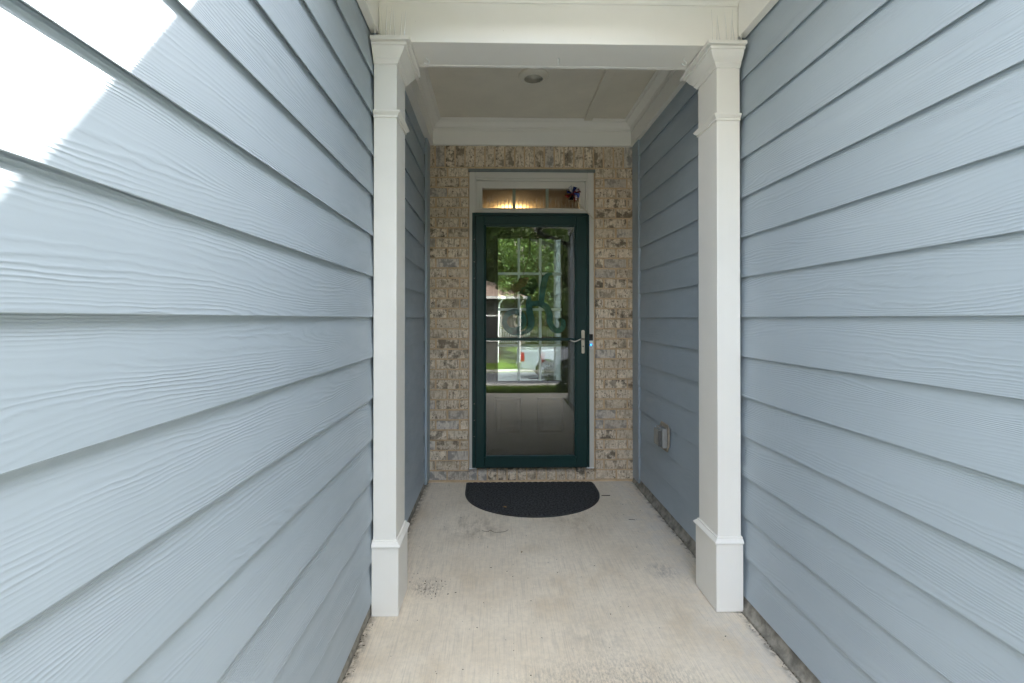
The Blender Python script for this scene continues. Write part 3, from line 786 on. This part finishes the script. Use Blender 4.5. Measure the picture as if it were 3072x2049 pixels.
# ------------------------------------------------------------------ pinwheel
pw = empty("pinwheel", (.612, 3.752, 2.29), "red, white and blue foil pinwheel tucked behind the transom corner", "pinwheel")
foil = {c: simple("foil_"+c, v, .22, .1, 60, metal=.6) for c, v in dict(red=(.25, .02, .02), blue=(.015, .03, .14), silver=(.60, .61, .64), black=(.02, .03, .06)).items()}
cxp, cyp, czp = .612, 3.745, 2.292
for k in range(8):
    a0 = R(k*45 + 10); nm = ['red', 'blue', 'silver', 'blue', 'red', 'black', 'red', 'blue'][k]
    mb = MB(); L = .068 if k % 2 == 0 else .060
    d = Vector((math.cos(a0), 0, math.sin(a0))); n_ = Vector((-math.sin(a0), 0, math.cos(a0)))
    P0 = Vector((cxp, cyp, czp))
    pts = [P0, P0 + d*L*.35 + n_*.012 + Vector((0, .006, 0)), P0 + d*L + Vector((0, .004, 0)), P0 + d*L*.75 + n_*.030 + Vector((0, -.012, 0)), P0 + d*L*.22 + n_*.016 + Vector((0, -.014, 0))]
    v = [mb.bm.verts.new(p) for p in pts]
    mb.bm.faces.new([v[0], v[1], v[2]]); mb.bm.faces.new([v[0], v[2], v[3]]); mb.bm.faces.new([v[0], v[3], v[4]])
    o = mb.build("vane", foil[nm], pw)
    if k in (0, 6):
        mb = MB()
        for q_ in range(3):
            s0 = .35 + q_*.2
            a = P0 + d*L*s0 + n_*.008 + Vector((0, -.010, 0)); b = a + d*L*.08; 
            c2 = b + n_*.014 + Vector((0, -.004, 0)); c1 = a + n_*.014 + Vector((0, -.004, 0))
            mb.bm.faces.new([mb.bm.verts.new(t) for t in (a, b, c2, c1)])
        mb.build("stripe", foil['silver'], o)
mb = MB(); mb.lathe((cxp, cyp-.012, czp), [(.006, 0), (.0055, -.004), (.002, -.006)], 'y', 16); mb.build("hub", foil['red'], pw, smooth=True)
mb = MB(); mb.tube([(cxp+.004, cyp+.004, czp-.004), (.654, 3.752, 2.222), (.795, 3.777, 2.082)], .0032, 8); mb.build("stick", simple("pale_stick", (.55, .48, .36), .6, .05), pw)

# ------------------------------------------------------------------ outlet cover on the right wall
oc = empty("outlet_cover", (XR, 3.06, .52), "smoky plastic weatherproof outlet cover low on the right siding wall", "outlet cover")
xo = XR - .001
mb = MB()
pl = [(2.985, .485), (2.985, .600), (3.010, .618), (3.125, .618), (3.150, .590), (3.150, .470), (3.120, .440), (3.020, .440)]
mb.poly_prism(pl, 'x', xo-.008, xo); mb.build("mounting_block", M['caulk'], oc, bevel=.002)
mb = MB(); mb.box(xo-.040, xo-.0082, 3.005, 3.125, .468, .592); mb.build("box", M['greyplastic'], oc, bevel=.005, seg=2)
mb = MB(); mb.box(xo-.062, xo-.0405, 3.015, 3.112, .477, .583); mb.build("lid", M['greyplastic'], oc, bevel=.008, seg=2)
mb = MB(); mb.box(xo-.066, xo-.046, 3.003, 3.0115, .480, .580); mb.build("hinge", M['darkplastic'], oc, bevel=.002)

# ------------------------------------------------------------------ doormat
mat_q = N("black_bristle_mat"); p = mat_q.pos()
cm = mat_q.mix(mat_q.ramp(mat_q.noise(p, 75, 5, .8), .36, .62), (.022, .022, .023), (.105, .106, .108))
cm = mat_q.mix(mat_q.ramp(mat_q.noise(p, 700, 2, .6), .66, .74, 0, .7), cm, (.22, .21, .19))
M['mat'] = mat_q.done(cm, .95, mat_q.bump(mat_q.noise(p, 150, 4, .8), 1.0, .012), spec=.15)
M['rubber'] = simple("black_rubber_edge", (.035, .035, .035), .6, .1)
dm = empty("doormat", (.27, 3.4, 0), "half-round black doormat with a scalloped back edge at the door", "doormat")
def mat_outline(shr, scal=True):
    pts = []
    x0, x1, yk = -.232, .757, 3.738
    n = 21
    for k in range(n*4+1):
        t = k/(n*4); x = x0 + (x1-x0)*t
        if x0+shr+.012 <= x <= x1-shr-.012:
            y = yk - shr + (.011*abs(math.sin(math.pi*n*t)) if scal else 0) - .006
            pts.append((x, y))
    cxm, rx, ry, yc = .262, .513 - shr, .640 - shr, 3.520
    right = [(.757-shr, 3.735-shr), (.767-shr, 3.68)]
    arc = []
    for k in range(0, 61):
        t = math.pi*k/60
        cx_ = .269; arc.append((cx_ + (.499-shr)*math.cos(t), 3.560 - (.475-shr)*abs(math.sin(t))**.92))
    left = [(0, 0), (-.232+shr, 3.68), (-.232+shr, 3.735-shr)]
    return pts + [right[0], right[1]] + arc + [left[1], left[2]]
mb = MB(); mb.poly_prism(mat_outline(0), 'z', .0016, .0075); mb.build("rubber_base", M['rubber'], dm)
mb = MB(); mb.poly_prism(mat_outline(.012), 'z', .0076, .0130); mb.build("bristle_pad", M['mat'], dm)

# ------------------------------------------------------------------ small litter
leafm = simple("dry_leaf", (.30, .19, .07), .8, .2, 80)
def leaf(x, y, z, s, rz, label, mat=leafm):
    mb = MB(); P = []
    for i in range(7):
        t = i/6; hw_ = s*.28*math.sin(math.pi*min(1, t*1.02))**.8 if 0 < t < 1 else .0005
        P.append([(t*s, -hw_, .004*math.sin(t*3)+.002), (t*s, 0, .001*math.sin(t*3)), (t*s, hw_, .005*math.sin(t*2.5)+.001)])
    mb.grid(P); o = mb.build("dry_leaf", mat); o.location = (x, y, z); o.rotation_euler = (0, 0, rz); return tag(o, label, "leaf", "dry leaves on the porch")
leaf(.045, 3.235, .0140, .030, R(-25), "small curled tan leaf lying on the doormat")
leaf(.14, 2.62, .003, .014, R(60), "tiny brown leaf scrap on the concrete below the doormat", leafm)
def twig(pts, r, label, col="twig"):
    mb = MB(); mb.tube(bez(pts, 4), r, 6); o = mb.build("twig", M['twig']); return tag(o, label, "twig", "twigs on the porch floor")
M['twig'] = simple("grey_brown_twig", (.09, .065, .04), .85, .15, 60)
twig([(.772, 3.455, .0045), (.80, 3.452, .005), (.835, 3.452, .0045)], .0024, "short dark twig sticking out from the right edge of the doormat")
twig([(-.085, 2.900, .004), (-.05, 2.880, .006), (-.035, 2.905, .004), (-.01, 2.875, .005), (.05, 2.880, .005), (.075, 2.91, .004)], .0010, "thin crooked twig on the concrete left of the doormat")
twig([(.855, 3.04, .004), (.88, 3.035, .005), (.895, 3.03, .004)], .0016, "short twig on the concrete near the right wall")
mb = MB()
def bit(x, y, s, z=0.0):
    rz = rnd.uniform(0, 3.14); a, b, c2 = s*rnd.uniform(.6, 1.6), s*rnd.uniform(.3, .8), s*rnd.uniform(.3, .6)
    m_ = Matrix.Translation((x, y, z + .0012 + c2*.3)) @ Matrix.Rotation(rz, 4, 'Z') @ Matrix.Diagonal((a, b, c2, 1))
    bmesh.ops.create_icosphere(mb.bm, subdivisions=1, radius=.5, matrix=m_)
for _ in range(150): bit(rnd.uniform(-.45, 1.02), rnd.uniform(1.6, 3.7), rnd.choice((.003, .004, .005, .007)))
def clump(): return 1.45 + 2.2*(.5 + .5*math.sin(rnd.uniform(0, 9)**1.3))*rnd.uniform(.2, 1)
for _ in range(200):
    yy = clump(); bit(1.090 - abs(rnd.gauss(0, .010)), yy, rnd.choice((.003, .004, .005, .008)))
for _ in range(220):
    yy = clump(); bit(-.549 + abs(rnd.gauss(0, .012)), yy, rnd.choice((.003, .004, .005, .008)))
for _ in range(30): bit(rnd.gauss(-.33, .06), rnd.gauss(2.30, .05), rnd.choice((.004, .006, .009)))
for _ in range(60): bit(rnd.gauss(.27, .35), 3.095 + abs(rnd.gauss(0, .12)), .005, .0115 if rnd.random() < 0 else 0)
deb = mb.build("floor_grit", simple("dark_grit", (.10, .08, .055), .9, .2, 90)); tag(deb, "scattered dark grit and crumbs on the porch floor", "grit", kind='stuff')

# ================================================================== the rest of the house (roofs, garage wing)
shingle = N("brown_asphalt_shingle"); p = shingle.pos()
shm = shingle.done(shingle.mix(shingle.ramp(shingle.noise(p, 14, 5, .7), .35, .65), (.16, .12, .095), (.27, .205, .165)), .9, shingle.bump(shingle.noise(p, 60, 3, .7), .6, .01))
hr = empty("porch_roof", (.28, 2.7, 2.74), "shingled roof over the entry porch with a white soffit", "roof")
mb = MB(); mb.box(-.50, 1.06, 1.64, 2.0690, 2.742, 2.76); mb.build("soffit", M['trim'], hr)
mb = MB(); mb.box(-.50, 1.06, 1.62, 1.639, 2.735, 2.84); mb.build("fascia", M['trim'], hr)
mb = MB(); mb.poly_prism([(1.61, 2.842), (6.4, 5.35), (6.4, 5.43), (1.61, 2.875)], 'x', -.60, 1.20); mb.build("roof_slope", shm, hr)
mb = MB(); mb.box(-.60, 1.20, 3.90, 3.99, 2.51, 3.9); mb.build("upper_wall", M['lintel'], hr)
lr = empty("house_wing", (-3.5, 1.5, 0), "left wing of the house under its shingled roof", "house")
mb = MB(); mb.box(-.75, -.535, -.60, 3.95, 2.742, 2.76); mb.box(-.535, -.27, -.60, 1.60, 2.742, 2.76); mb.build("soffit", M['trim'], lr)  # overhang widened to cut overhead sky light on the near wall
mb = MB(); mb.box(-.268, -.25, -.60, 1.60, 2.735, 2.88); mb.build("fascia", M['trim'], lr)
mb = MB(); mb.poly_prism([(-.24, 2.885), (-3.8, 4.7), (-7.2, 2.77), (-7.2, 2.85), (-3.8, 4.8), (-.24, 2.93)], 'y', -.9, 1.60); mb.build("roof_slope", shm, lr)
mb = MB(); mb.poly_prism([(-.62, 2.90), (-3.8, 4.5), (-7.2, 2.77), (-7.2, 2.85), (-3.8, 4.6), (-.62, 2.98)], 'y', 1.601, 9); mb.build("roof_slope", shm, lr)
mb = MB(); mb.box(-7.0, -.72, -.60, -.45, -.3, 2.76); mb.build("front_wall", M['bluetrim'], lr)
gr = empty("garage_wing", (4.2, 3, 0), "right garage wing of the house under its shingled roof", "garage")
mb = MB(); mb.box(.72, 1.30, .20, 1.60, 2.705, 2.72); mb.build("soffit", M['trim'], gr)  # eave pushed further out to hold back light from the sky overhead
mb = MB(); mb.box(.70, .718, .20, 1.60, 2.66, 2.80); mb.build("fascia", M['trim'], gr)
mb = MB(); mb.poly_prism([(.68, 2.80), (4.2, 4.55), (7.6, 2.80), (7.6, 2.88), (4.2, 4.63), (.68, 2.85)], 'y', .15, 1.60); mb.build("roof_slope", shm, gr)
mb = MB(); mb.poly_prism([(1.08, 2.96), (4.2, 4.55), (7.6, 2.80), (7.6, 2.88), (4.2, 4.63), (1.08, 3.04)], 'y', 1.501, 9); mb.build("roof_slope", shm, gr)
mb = MB(); mb.box(1.30, 7.3, .50, .65, -.3, 2.70); mb.build("front_wall", M['bluetrim'], gr)
mb = MB(); mb.box(1.104, 1.2995, .40, .498, -.1, 2.70); mb.build("corner_post", M['lintel'], gr)  # dark paint on a pale corner board stands in for its shadow
for k in range(4):
    mb = MB(); mb.box(2.0, 6.6, .46, .497, .0+k*.55, .54+k*.55); mb.build("garage_door_panel", M['white'], gr, bevel=.01)
# gutter and downspout at the garage corner
dsm = simple("grey_aluminium_downspout", (.11, .11, .11), .4, .04)
dsp = empty("downspout", (1.16, .36, 0), "grey aluminium downspout at the garage corner", "downspout")
mb = MB(); mb.tube([(.65, .36, 2.68), (.65, .36, 2.62), (.76, .36, 2.56), (1.08, .36, 2.44), (1.13, .36, 2.38), (1.136, .36, 2.30), (1.136, .36, .18), (1.136, .28, .06), (1.136, .14, .03)], .034, 10)
mb.build("pipe", dsm, dsp, smooth=True)
mb = MB(); mb.poly_prism([(.59, 2.69), (.61, 2.66), (.697, 2.66), (.697, 2.78), (.59, 2.78)], 'y', .15, 1.58); mb.build("gutter", dsm, dsp)

# ------------------------------------------------------------------ foyer behind the door
fo = bpy.data.objects.new("foyer", None); C.objects.link(fo); fo["kind"] = 'structure'
wallm = simple("tan_wall_paint", (.42, .33, .21), .8, .03)
mb = MB(); mb.box(-2.0, 2.6, 9.0, 9.1, 0, 2.75); mb.box(-2.1, -2.0, 3.99, 9.1, 0, 2.75); mb.box(2.6, 2.7, 3.99, 9.1, 0, 2.75); mb.build("foyer_wall", wallm, fo)
mb = MB(); mb.box(-2.1, 2.7, 3.99, 9.1, 2.752, 2.80); mb.build("foyer_ceiling", simple("foyer_ceiling_paint", (.50, .42, .30), .8, .03), fo)
mb = MB(); mb.box(-2.1, 2.7, 3.99, 9.1, .04, .098); mb.build("foyer_floor", simple("dark_wood_floor", (.05, .03, .018), .4, .1), fo)
mb = MB(); mb.box(-2.1, -.60, 3.96, 3.989, 0, 2.80); mb.box(1.16, 2.7, 3.96, 3.989, 0, 2.80); mb.build("foyer_front_wall", wallm, fo)
cl = empty("ceiling_light", (.22, 6.25, 2.75), "lit warm dome light on the hall ceiling behind the transom", "ceiling light")
em = N("warm_lamp_glass"); em.p.inputs['Emission Color'].default_value = (1, .70, .36, 1); em.p.inputs['Emission Strength'].default_value = 1.3; em.p.inputs['Base Color'].default_value = (.8, .7, .5, 1)
mb = MB(); mb.lathe((.22, 6.25, 0), [(.03, 2.70), (.18, 2.68), (.18, 2.64), (.14, 2.60), (.08, 2.575), (.01, 2.57)], n=32); mb.build("glass_dome", em.m, cl, smooth=True)

# ================================================================== street side (mirrored in the door glass)
prof = [(60, -.30), (-.4, -.10), (-1.5, -.14), (-5, -.55), (-6.2, -.72), (-12.5, -1.27), (-15.8, -1.38), (-17, -1.28), (-22, -1.1), (-45, .2), (-90, 1.5), (-400, 3)]
def gz(y):
    for (a, za), (b, zb) in zip(prof, prof[1:]):
        if y >= b: t = (y-a)/(b-a); return za + (zb-za)*max(0, min(1, t))
    return 3
grassq = N("lawn_grass"); p = grassq.pos()
gcol = grassq.mix(grassq.ramp(grassq.noise(p, 1.2, 5, .7), .3, .7), (.045, .085, .012), (.085, .135, .02))
gm = grassq.done(grassq.mix(grassq.ramp(grassq.noise(p, 40, 4, .7), .4, .7), gcol, (.10, .13, .03)), .9, grassq.bump(grassq.noise(p, 90, 3, .7), .9, .03), spec=.1)
mb = MB(); P = []
ys = [60, 30, 10, 5, 1, -.4, -1, -1.5, -2.5, -3.5, -5, -6.2, -8, -10, -12.5, -15.8, -17, -20, -22, -27, -33, -40, -45, -60, -90, -200, -400]
for yy in ys: P.append([(x, yy, gz(yy)) for x in (-300, -100, -40, -20, -10, -5, 0, 5, 10, 20, 40, 100, 300)])
mb.grid(P); tag(mb.build("lawn", gm), kind='structure')
asph = N("old_grey_asphalt"); p = asph.pos()
am = asph.done(asph.mix(asph.ramp(asph.noise(p, 30, 5, .7), .35, .65), (.15, .15, .155), (.22, .22, .225)), .9)
mb = MB(); mb.grid([[(x, yy, gz(yy)+.006) for x in (-80, -20, 0, 20, 80)] for yy in (-6.2, -8, -10, -12.5, -15.8)]); tag(mb.build("road", am), kind='structure')
kerbm = simple("pale_kerb_concrete", (.42, .40, .37), .9, .08)
mb = MB()
for y0 in (-6.05, -15.95): mb.poly_prism([(y0-.15, gz(y0)-.15), (y0-.15, gz(y0)+.10), (y0+.0, gz(y0)+.10), (y0+.0, gz(y0)-.15)], 'x', -80, 80)
tag(mb.build("kerb", kerbm), kind='structure')
mb = MB(); mb.grid([[(x, yy, gz(yy)+.02) for x in (2.2, 4, 6.5)] for yy in (.45, -.4, -1.5, -3, -5, -6.05)]); tag(mb.build("driveway", simple('driveway_concrete', (.28, .26, .235), .9, .08)), kind='structure')  # unseen concrete, put in to bounce sunlight up into the entry
mb = MB(); mb.grid([[(x, yy, gz(yy)+.025 if yy < -.6 else -.08) for x in (-.5, .4, 1.1, 2.2)] for yy in (-.56, -1.0, -1.35)]); tag(mb.build("walkway", M['concrete']), kind='structure')

# grass blades on the front lawn
bpts = []; bf = []
for _ in range(26000):
    x = rnd.uniform(-3.5, 2.2) if rnd.random() < .8 else rnd.uniform(2.2, 6); y = rnd.uniform(-5.9, -1.38); z = gz(y)
    if 2.2 < x < 6.5: continue
    a = rnd.uniform(0, 6.28); h = rnd.uniform(.04, .10); dx, dy = .006*math.cos(a), .006*math.sin(a); k = len(bpts)
    bpts += [(x-dx, y-dy, z), (x+dx, y+dy, z), (x+rnd.uniform(-.03, .03), y+rnd.uniform(-.03, .03), z+h)]; bf.append((k, k+1, k+2))
me = bpy.data.meshes.new("grass"); me.from_pydata(bpts, [], bf); o = link("grass", me, leaf_material("grass_blade", (.06, .12, .012), (.12, .19, .02))); tag(o, "short green lawn grass between the walk and the street", "grass", kind='stuff')

# trees
barkm = simple("grey_brown_bark", (.17, .14, .11), .9, .25, 6, .9, 30)
lm = [leaf_material("broad_leaf_green", (.016, .045, .007), (.070, .125, .018)), leaf_material("dark_leaf_green", (.012, .034, .009), (.045, .088, .016))]
def crown_mesh(seed, n, rx, rz, ls):
    r = random.Random(seed); cl_ = []
    for _ in range(46):
        while True:
            v = Vector((r.uniform(-1, 1), r.uniform(-1, 1), r.uniform(-1, 1)))
            if v.length < 1: break
        cl_.append((v.x*rx, v.y*rx, v.z*rz, r.uniform(.22, .42)*rx))
    V = []; F = []
    for _ in range(n):
        c = r.choice(cl_)
        d = Vector((r.gauss(0, 1), r.gauss(0, 1), r.gauss(0, 1))).normalized()*c[3]*(r.random()**.4)
        p = Vector(c[:3]) + d
        a = Vector((r.gauss(0, 1), r.gauss(0, 1), r.gauss(0, 1))).normalized(); b = a.cross(Vector((r.gauss(0,1), r.gauss(0,1), r.gauss(0,1)))).normalized()
        s = ls*r.uniform(.6, 1.4); k = len(V)
        V += [p - a*s, p + b*s*.5, p + a*s, p - b*s*.5]; F.append((k, k+1, k+2, k+3))
    me = bpy.data.meshes.new("crown"); me.from_pydata([tuple(v) for v in V], [], F); return me
cms = [crown_mesh(1, 11000, 3.4, 3.8, .15), crown_mesh(2, 11000, 3.0, 4.4, .14)]
cms[0].materials.append(lm[0]); cms[1].materials.append(lm[1])
def trunk_mesh(seed, H):
    r = random.Random(seed); mb = MB(); mb.tube(bez([(0,0,-.3), (.05,0,H*.3), (-.08,.05,H*.6), (.05,0,H)], 4), [.20 - .010*k for k in range(13)], 9)
    for k in range(6):
        a = r.uniform(0, 6.28); z = H*r.uniform(.45, .9); L = r.uniform(1.4, 2.6)
        mb.tube([(0,0,z), (math.cos(a)*L*.5, math.sin(a)*L*.5, z+L*.55), (math.cos(a)*L, math.sin(a)*L, z+L*1.2)], [.085, .06, .025], 6)
    bmesh.ops.recalc_face_normals(mb.bm, faces=mb.bm.faces)
    me = bpy.data.meshes.new("trunk"); mb.bm.to_mesh(me); mb.bm.free(); me.materials.append(barkm); me.shade_smooth(); return me
tms = [trunk_mesh(3, 7.5), trunk_mesh(4, 7.0)]
ORD = ['first', 'second', 'third', 'fourth', 'fifth', 'sixth', 'seventh', 'eighth', 'ninth', 'tenth']
kinds = ["leafy broad street tree", "tall dark-leaved tree"]
def tree(x, y, s, k, label, cz=6.6):
    root = empty("tree", (x, y, gz(y)), label, "tree", "trees across the street")
    root.scale = (s, s, s); root.rotation_euler = (0, 0, rnd.uniform(0, 6.28))
    link("trunk", tms[k], None, root); o = link("crown", cms[k], None, root, (0, 0, cz)); return root
tl = []
for i in range(9): tl.append((-17 + i*4.6 + rnd.uniform(-1.2, 1.2), -26 + rnd.uniform(-2, 2), rnd.uniform(.85, 1.1)))
for i in range(10): tl.append((-24 + i*5.2 + rnd.uniform(-1.4, 1.4), -34 + rnd.uniform(-2.5, 2.5), rnd.uniform(1.1, 1.45)))
for i in range(10): tl.append((-30 + i*6.6 + rnd.uniform(-2, 2), -46 + rnd.uniform(-3, 3), rnd.uniform(1.5, 1.9)))
tree(2.9, -20.5, .9, 0, "street tree with a forked trunk right behind the white pickup", 6.8)
for i, (x, y, s) in enumerate(tl):
    row = "front" if y > -30 else "middle" if y > -40 else "back"
    side = "left" if x < -5 else "right" if x > 7 else "centre"
    same = sorted(t[0] for j, t in enumerate(tl) if (t[1] > -30, t[1] > -40) == (y > -30, y > -40))
    tree(x, y, s, i % 2, f"{kinds[i%2]}, {ORD[same.index(x)]} from the left in the {row} row of the wood")
for i, (x, y, s, wh) in enumerate(((9.5, -5.5, 1.25, "on the right side of the front lawn"), (14, -1.5, 1.5, "beside the garage, far right"), (13, -11, 1.35, "by the road on the right"),
        (-10.5, -6.5, 1.2, "on the left side of the front lawn"), (-15, -12, 1.4, "by the road on the far left"))):  # unseen trees, added to block front sky and give a green bounce
    tree(x, y, s, i % 2, f"{kinds[i%2]} added out of view to block front sky {wh}")
# leafy understorey closing the wood
und = crown_mesh(9, 26000, 1, 1, .012)
for v in und.vertices: v.co.x *= 40; v.co.y *= 4; v.co.z = (v.co.z + .9)*2.6
for pl_ in (): pass
V = []; F = []; r = random.Random(5)
for _ in range(60000):
    x = r.uniform(-40, 40); y = -50 + r.uniform(-3, 3); z = gz(y) + (r.random()**1.1)*5.5*(.75 + .25*math.sin(x*.8)); s = r.uniform(.14, .32)
    a = Vector((r.gauss(0, 1), r.gauss(0, 1), r.gauss(0, 1))).normalized()*s; b = a.cross(Vector((r.gauss(0,1), r.gauss(0,1), r.gauss(0,1)))).normalized()*s*.6
    k = len(V); p = Vector((x, y, z)); V += [tuple(p-a), tuple(p+b), tuple(p+a), tuple(p-b)]; F.append((k, k+1, k+2, k+3))
me = bpy.data.meshes.new("understorey"); me.from_pydata(V, [], F); o = link("understorey", me, lm[1]); tag(o, "dense green undergrowth closing the wood behind the trees", "undergrowth", kind='stuff')
bpy.data.meshes.remove(und)

# shrub and mailbox at the near kerb
sh = crown_mesh(12, 1500, .26, .36, .030); sh.materials.append(lm[1])
s_ = empty("shrub", (1.45, -1.9, gz(-1.9)), "small loose evergreen shrub by the walkway", "shrub"); link("foliage", sh, None, s_, (0, 0, .22))
mb = MB(); mb.tube([(1.45, -1.9, gz(-1.9)-.05), (1.45, -1.9, gz(-1.9)+.5)], [.02, .008], 7); mb.build("stem", barkm, s_)
mbx = empty("kerb_mailbox", (1.10, -2.5, gz(-2.5)), "small black flat-topped post beside the lawn", "mailbox")  # flat-topped post that stands for the mailbox
mb = MB(); mb.tube([(1.10, -2.5, gz(-2.5)), (1.10, -2.5, -.02)], .012, 8); mb.build("post", M['black'], mbx)
mb = MB(); mb.box(1.03, 1.38, -2.57, -2.43, -.02, .01); mb.build("mailbox_top", M['black'], mbx, bevel=.004)

# neighbour house
nh = empty("neighbour_house", (-5, -22.5, gz(-19)), "grey neighbouring house with a brown hip roof and white gutter", "house")
nwall = simple("shaded_grey_siding", (.09, .088, .08), .8, .05)  # grey darkened to carry the shadow under the eave
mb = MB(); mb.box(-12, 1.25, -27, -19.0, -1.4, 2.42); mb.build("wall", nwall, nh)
mb = MB(); E_ = [(-12.5, -18.5, 2.52), (1.7, -18.5, 2.52), (1.7, -27.5, 2.52), (-12.5, -27.5, 2.52)]; v = [mb.bm.verts.new(p) for p in E_]
a = mb.bm.verts.new((-8, -23, 4.6)); b = mb.bm.verts.new((-2.8, -23, 4.6))
for f in ((v[0], v[1], b, a), (v[1], v[2], b), (v[2], v[3], a, b), (v[3], v[0], a), (v[3], v[2], v[1], v[0])): mb.bm.faces.new(f)
pink = simple("weathered_pinkish_shingle", (.30, .22, .18), .9, .12, 20, .6, 60)
mb.build("roof", pink, nh)
mb = MB(); mb.box(-12.5, 1.72, -18.50, -18.38, 2.38, 2.52); mb.build("gutter", M['white'], nh)
mb = MB(); mb.tube([(1.55, -18.44, 2.4), (1.35, -18.75, 2.1), (1.30, -18.92, -1.2)], .05, 8); mb.build("downspout", M['white'], nh)
for x0 in (-9.5, -6.0, -.8):
    mb = MB(); mb.box(x0, x0+1.1, -18.995, -18.93, .0, 1.5); f_ = mb.build("window", M['white'], nh)
    mb = MB(); mb.box(x0+.07, x0+1.03, -18.929, -18.915, .07, 1.43); mb.build("pane", M['black'], f_)
# the white gable beyond
g2 = empty("far_gable_house", (-5.5, -30, gz(-30)), "pale gabled house end rising behind the hip roof", "house")
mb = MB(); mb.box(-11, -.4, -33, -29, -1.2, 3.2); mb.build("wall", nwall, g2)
mb = MB(); mb.poly_prism([(.2, 3.15), (-5.7, 6.3), (-11.6, 3.15), (-11.6, 3.3), (-5.7, 6.5), (.2, 3.3)], 'y', -33.5, -28.6); mb.build("roof", M['white'], g2)

# far white fence
fn = empty("picket_fence", (2, -30, gz(-30)), "low white picket fence beyond the street", "fence")
pkm = None
for k in range(46):
    x = -3.2 + k*.17
    if pkm is None:
        mb = MB(); mb.box(-.045, .045, -.012, .012, 0, 1.15); bmesh.ops.recalc_face_normals(mb.bm, faces=mb.bm.faces); pkm = bpy.data.meshes.new("picket"); mb.bm.to_mesh(pkm); mb.bm.free(); pkm.materials.append(M['white'])
    link("picket", pkm, None, fn, rel(fn, (x, -30, gz(-30)-.05)))
for z in (.25, .85): mb = MB(); mb.box(-3.3, 4.6, -30.05, -30.015, gz(-30)+z, gz(-30)+z+.09); mb.build("rail", M['white'], fn)

# ------------------------------------------------------------------ white pickup at the far kerb
tk = empty("pickup_truck", (4.5, -12.9, -1.30), "white crew-cab pickup parked across the street", "pickup truck")
car = simple("white_car_paint", (.38, .39, .41), .18, .02, spec=.6)
zg = -1.30
def tpt(x, z): return (1.85 + x, zg + z)
def arch(cx, r, n=10): return [tpt(cx + r*math.cos(R(180 - 180*k/n)), .40 + r*math.sin(R(180 - 180*k/n))) for k in range(n+1)]
body = [tpt(0, .50)] + [tpt(.42, .45)] + arch(1.12, .50) + [tpt(1.75, .38), tpt(4.25, .38)] + arch(4.85, .50) + [tpt(5.45, .42), tpt(5.80, .48), tpt(5.82, .85), tpt(5.75, 1.10), tpt(4.3, 1.24), tpt(1.85, 1.30), tpt(.02, 1.27)]
mb = MB(); mb.poly_prism(body, 'y', -13.85, -11.95); mb.build("body", car, tk, bevel=.05, seg=2)
cab = [tpt(1.90, 1.26), tpt(2.02, 1.80), tpt(2.30, 1.90), tpt(3.45, 1.90), tpt(3.75, 1.82), tpt(4.40, 1.24)]
mb = MB(); mb.poly_prism(cab, 'y', -13.72, -12.08); mb.build("cab", car, tk, bevel=.05, seg=2)
win = simple("dark_car_glass", (.01, .012, .014), .05, .02)
for a, b, c2, d in ((2.12, 2.18, 2.95, 2.95), (3.05, 3.05, 3.70, 4.15)):
    mb = MB(); mb.poly_prism([tpt(a, 1.32), tpt(b, 1.78), tpt(c2, 1.78), tpt(d, 1.32)], 'y', -12.079, -12.065); mb.build("side_window", win, tk)
tyre = simple("black_tyre", (.02, .02, .021), .8, .1); rim = simple("alloy_rim", (.5, .5, .52), .3, .05, metal=.8)
for cxw in (1.12, 4.85):
    for yw in (-12.18, -13.62):
        s = 1 if yw > -13 else -1
        mb = MB(); mb.lathe((1.85+cxw, yw, zg+.40), [(.28, -.11), (.38, -.12), (.40, -.09), (.40, .09), (.38, .12), (.28, .11)], 'y', 32); t_ = mb.build("tyre", tyre, tk, smooth=False)
        mb = MB(); mb.lathe((1.85+cxw, yw, zg+.40), [(.275, .05*s), (.265, .118*s), (.06, .105*s), (.05, .13*s), (.01, .13*s)], 'y', 24)
        mb.build("rim", rim, t_)
mb = MB(); mb.box(1.80, 1.90, -13.80, -12.0, zg+.42, zg+.60); mb.build("rear_bumper", rim, tk, bevel=.02)
red = simple("red_lamp_lens", (.35, .01, .01), .2, .05)
mb = MB(); mb.box(1.835, 2.0, -11.965, -11.93, zg+.80, zg+1.18); mb.build("tail_lamp", red, tk, bevel=.01)
mb = MB(); mb.poly_prism([tpt(1.75, .30), tpt(4.25, .30), tpt(4.25, .37), tpt(1.75, .37)], 'y', -12.02, -11.93); mb.build("running_board", M['black'], tk)

print("objects", len(bpy.data.objects))
